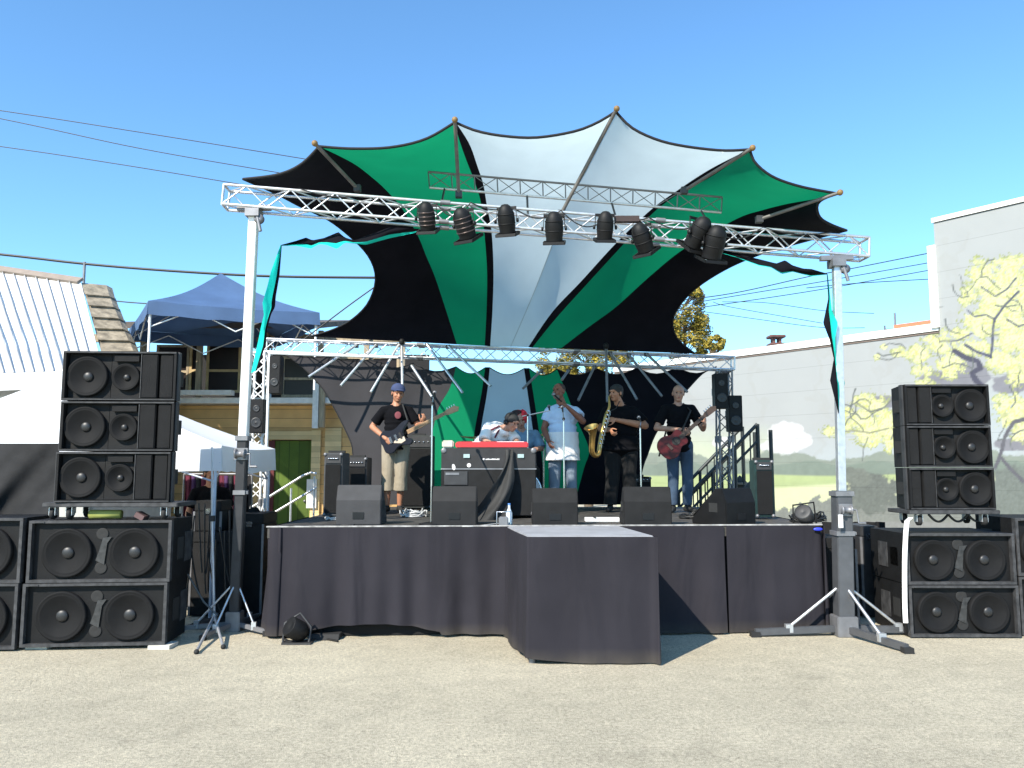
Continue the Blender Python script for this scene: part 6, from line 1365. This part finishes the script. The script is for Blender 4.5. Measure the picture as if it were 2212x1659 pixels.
tag(pw.build('deck_cables', cable_m), 'loose dark cables trailing along the left deck edge', 'cable')
# par lamp heap at the right deck end
pr = thing('spare_lamp', 'battered spare lamp lying at the right end of the deck', 'lamp', (P(1735, 1118, 8.5).x, 8.5, SZ)); c = V((P(1738, 1110, 8.5).x, 8.5, SZ+.11)); MB().lathe(c, (-.5, -.6, .5), [(0, -.12), (.06, -.12), (.085, -.06), (.09, .06), (.075, .07), (0, .05)], 18).build('housing', darkgrey, pr); MB().path([c + V((-.12, 0, -.09)), c + V((-.12, 0, .10)), c + V((.10, 0, .13)), c + V((.12, 0, -.09))], .010, 6).build('bracket', black, pr)
# blue marker light on the skirt corner
p = P(1766, 1143, 8.38); tag(MB().ell((p.x, 8.365, p.z), (.05, .012, .018)).build('marker_light', mat('blue_plastic', (.03, .05, .6), .4)), 'small blue marker on the top right corner of the skirt', 'marker')
# ---- things on the ground ----
bk_ = thing('floor_lamp', 'black floor lamp lying tilted on the ground at the skirt foot', 'lamp', G(635, 1393)); c = G(637, 1393) + V((0, .05, .13))
MB().lathe(c, (-.55, -.5, .45), [(0, -.10), (.07, -.10), (.10, -.04), (.10, .09), (.085, .10), (.03, .07), (0, .07)], 10).build('housing', black, bk_, bevel=.005); MB().path([c + V((-.13, 0, -.12)), c + V((-.12, .02, .06)), c + V((.02, .04, .15)), c + V((.13, .04, .02)), c + V((.12, 0, -.12))], .012, 6).build('yoke', darkgrey, bk_)
MB().box(c.x-.13, c.x+.15, c.y-.06, c.y+.08, .002, .018).build('base', darkgrey, bk_)
a = G(668, 1384); b = G(735, 1380); tag(MB().prism([(0, 0), (.22, 0), (.18, .05), (.04, .05)], Matrix(((0, 0, 1, a.x), (1, 0, 0, a.y), (0, 1, 0, .002), (0, 0, 0, 1))), b.x-a.x).build('cable_ramp', rubber, bevel=.004), 'low black cable ramp beside the tilted floor lamp', 'cable ramp')
tag(MB().path(resample([G(530, 1350)+V((0, 0, .012)), G(600, 1376)+V((0, 0, .012)), G(640, 1392)+V((0, 0, .012)), G(690, 1382)+V((0, 0, .012)), G(730, 1388)+V((0, 0, .012))], 30), .010, 6).build('ground_cable', cable_m), 'black cable running along the ground under the skirt hem', 'cable')
# backstage clutter left: cases, stand, dimmer rack
def crate(label, x0, x1, y0, y1, z1, mm, z0=0.01, name='road_case'):
    r = thing(name, label, 'case', ((x0+x1)/2, (y0+y1)/2, z0)); MB().box(x0, x1, y0, y1, z0, z1-.12).build('case_body', mm, r, bevel=.008); MB().box(x0, x1, y0, y1, z1-.117, z1).build('lid', mm, r, bevel=.008)
    ed = MB()
    for sx in (x0, x1): ed.box(sx-.012, sx+.012, y0-.006, y0+.012, z0, z1-.12)
    ed.build('edging', steel, r); MB().cbox(((x0+x1)/2, y0-.008, z1-.118), (.07, .014, .06)).build('latch', chrome, r)
XC = P(455, 1300, 8.8).x
crate('black road case in the shade left of the stage, the nearer one', P(405, 1300, 9.2).x, P(500, 1300, 9.2).x, 9.25, 9.7, .95, tolex)
crate('tall black rack standing behind the left tower mast', P(500, 1300, 9.3).x, P(560, 1300, 9.3).x, 9.35, 9.9, 1.15, black)
crate('small black case stacked on the nearer case left of the stage', P(412, 1300, 9.3).x, P(470, 1300, 9.3).x, 9.3, 9.65, 1.30, tolex, .955)
crate('black road case in the gap right of the stage', P(1790, 1300, 8.7).x, P(1862, 1300, 8.7).x, 8.8, 9.4, .92, tolex)
crate('dark rack standing beside the right bass cabinets', P(1866, 1300, 9.2).x, P(1905, 1300, 9.2).x, 9.2, 9.7, 1.02, darkgrey)
hc_ = MB(); rnd = random.Random(11)
for k in range(10):
    px = rnd.uniform(405, 560); t0 = P(px, rnd.uniform(1085, 1180), 8.75); t1 = P(px+rnd.uniform(-30, 40), rnd.uniform(1230, 1350), 8.7); hc_.path(catenary(t0, t1, rnd.uniform(.02, .25)), .009, 5)
tag(hc_.build('hanging_cables', cable_m), 'tangle of black cables hanging left of the stage', 'cable')
pl = MB(); pl.path([P(393, 1180, 8.4), P(405, 1240, 8.4), P(440, 1300, 8.35), P(470, 1330, 8.3)], .010, 6); tag(pl.build('thick_cable', mat('grey_cable', (.10, .10, .10), .5)), 'thick grey cable sagging beside the left bass cabinets', 'cable')
# shopfront goods in the shade below the white tent: garments on a rail
rail = thing('clothes_rail', 'rail of maroon and purple garments in the shade under the white tent', 'clothes rail', (P(470, 1100, 11.5).x, 11.5, 0)); xa_, xb_ = P(398, 1020, 11.5).x, P(545, 1020, 11.5).x; zr = P(470, 1024, 11.5).z
MB().tube((xa_, 11.5, zr), (xb_, 11.5, zr), .015).tube((xa_, 11.5, 0), (xa_, 11.5, zr), .015).tube((xb_, 11.5, 0), (xb_, 11.5, zr), .015).build('rail', steel, rail)
cols = [mat('maroon_cloth', (.10, .012, .03), .9, var=.3), mat('purple_cloth', (.06, .02, .08), .9, var=.3), mat('dark_cloth', (.01, .01, .012), .9), mat('rose_cloth', (.22, .06, .08), .9, var=.3)]
for k in range(12):
    x = lerp(xa_+.06, xb_-.06, k/11); h_ = random.uniform(.8, 1.15); rows = [[V((x-.05+.1*u/6+.012*math.sin(u*2+t), 11.5 + .10*math.sin(u*1.1+k)*(t/5), zr-.02-h_*t/5)) for u in range(7)] for t in range(6)]
    MB().grid(rows).build('garment', cols[(k*5+k//3) % 4], rail)
msk = [[V((P(398, 1200, 9.75).x + (P(578, 1200, 9.75).x-P(398, 1200, 9.75).x)*u/30, 9.75 + .04*math.sin(u*1.3) + .02*math.sin(u*2.9+t), lerp(1.16 - .05*math.sin(u*.7), .02, t/8))) for u in range(31)] for t in range(9)]  # added black cloth, darkens the gap where deep shade falls
tag(MB().grid(msk).build('gap_cloth', MATS['black_lining']), 'black cloth added to deepen the shade in the gap left of the stage', 'cloth')
mk2 = [[V((P(1778, 1200, 9.9).x + (P(1912, 1200, 9.9).x-P(1778, 1200, 9.9).x)*u/24, 9.9 + .04*math.sin(u*1.5), lerp(1.02, .02, t/8))) for u in range(25)] for t in range(9)]
tag(MB().grid(mk2).build('gap_cloth', MATS['black_lining']), 'black masking cloth closing the gap right of the stage', 'cloth')
fl2 = [[V((P(395, 1350, 8.6).x + .9*u/16, 8.55 + .95*t/8, .012 + .012*math.sin(u*1.1+t)*math.sin(t*1.7))) for u in range(17)] for t in range(9)]  # black sheet added to paint the dark shadow on the ground
tag(MB().grid(fl2).build('shadow_sheet', MATS['black_lining']), 'crumpled black sheet added as painted shadow on the ground behind the left tower', 'cloth')
# a listener half hidden under the tent
v0 = P(452, 1120, 10.3); v0.z = 0
J = stand_joints(look=(0.5, -.8, -.1)); r, j, hp, q, M = person('bystander in dark clothes standing in the shade under the white tent', v0, .3, J, skin_m, .92, .008)
shirt(r, j, M, blk_shirt, .92); trousers(r, j, M, blk2, .92); shoes(r, j, rubber); hair(r, hp, q, dhair)
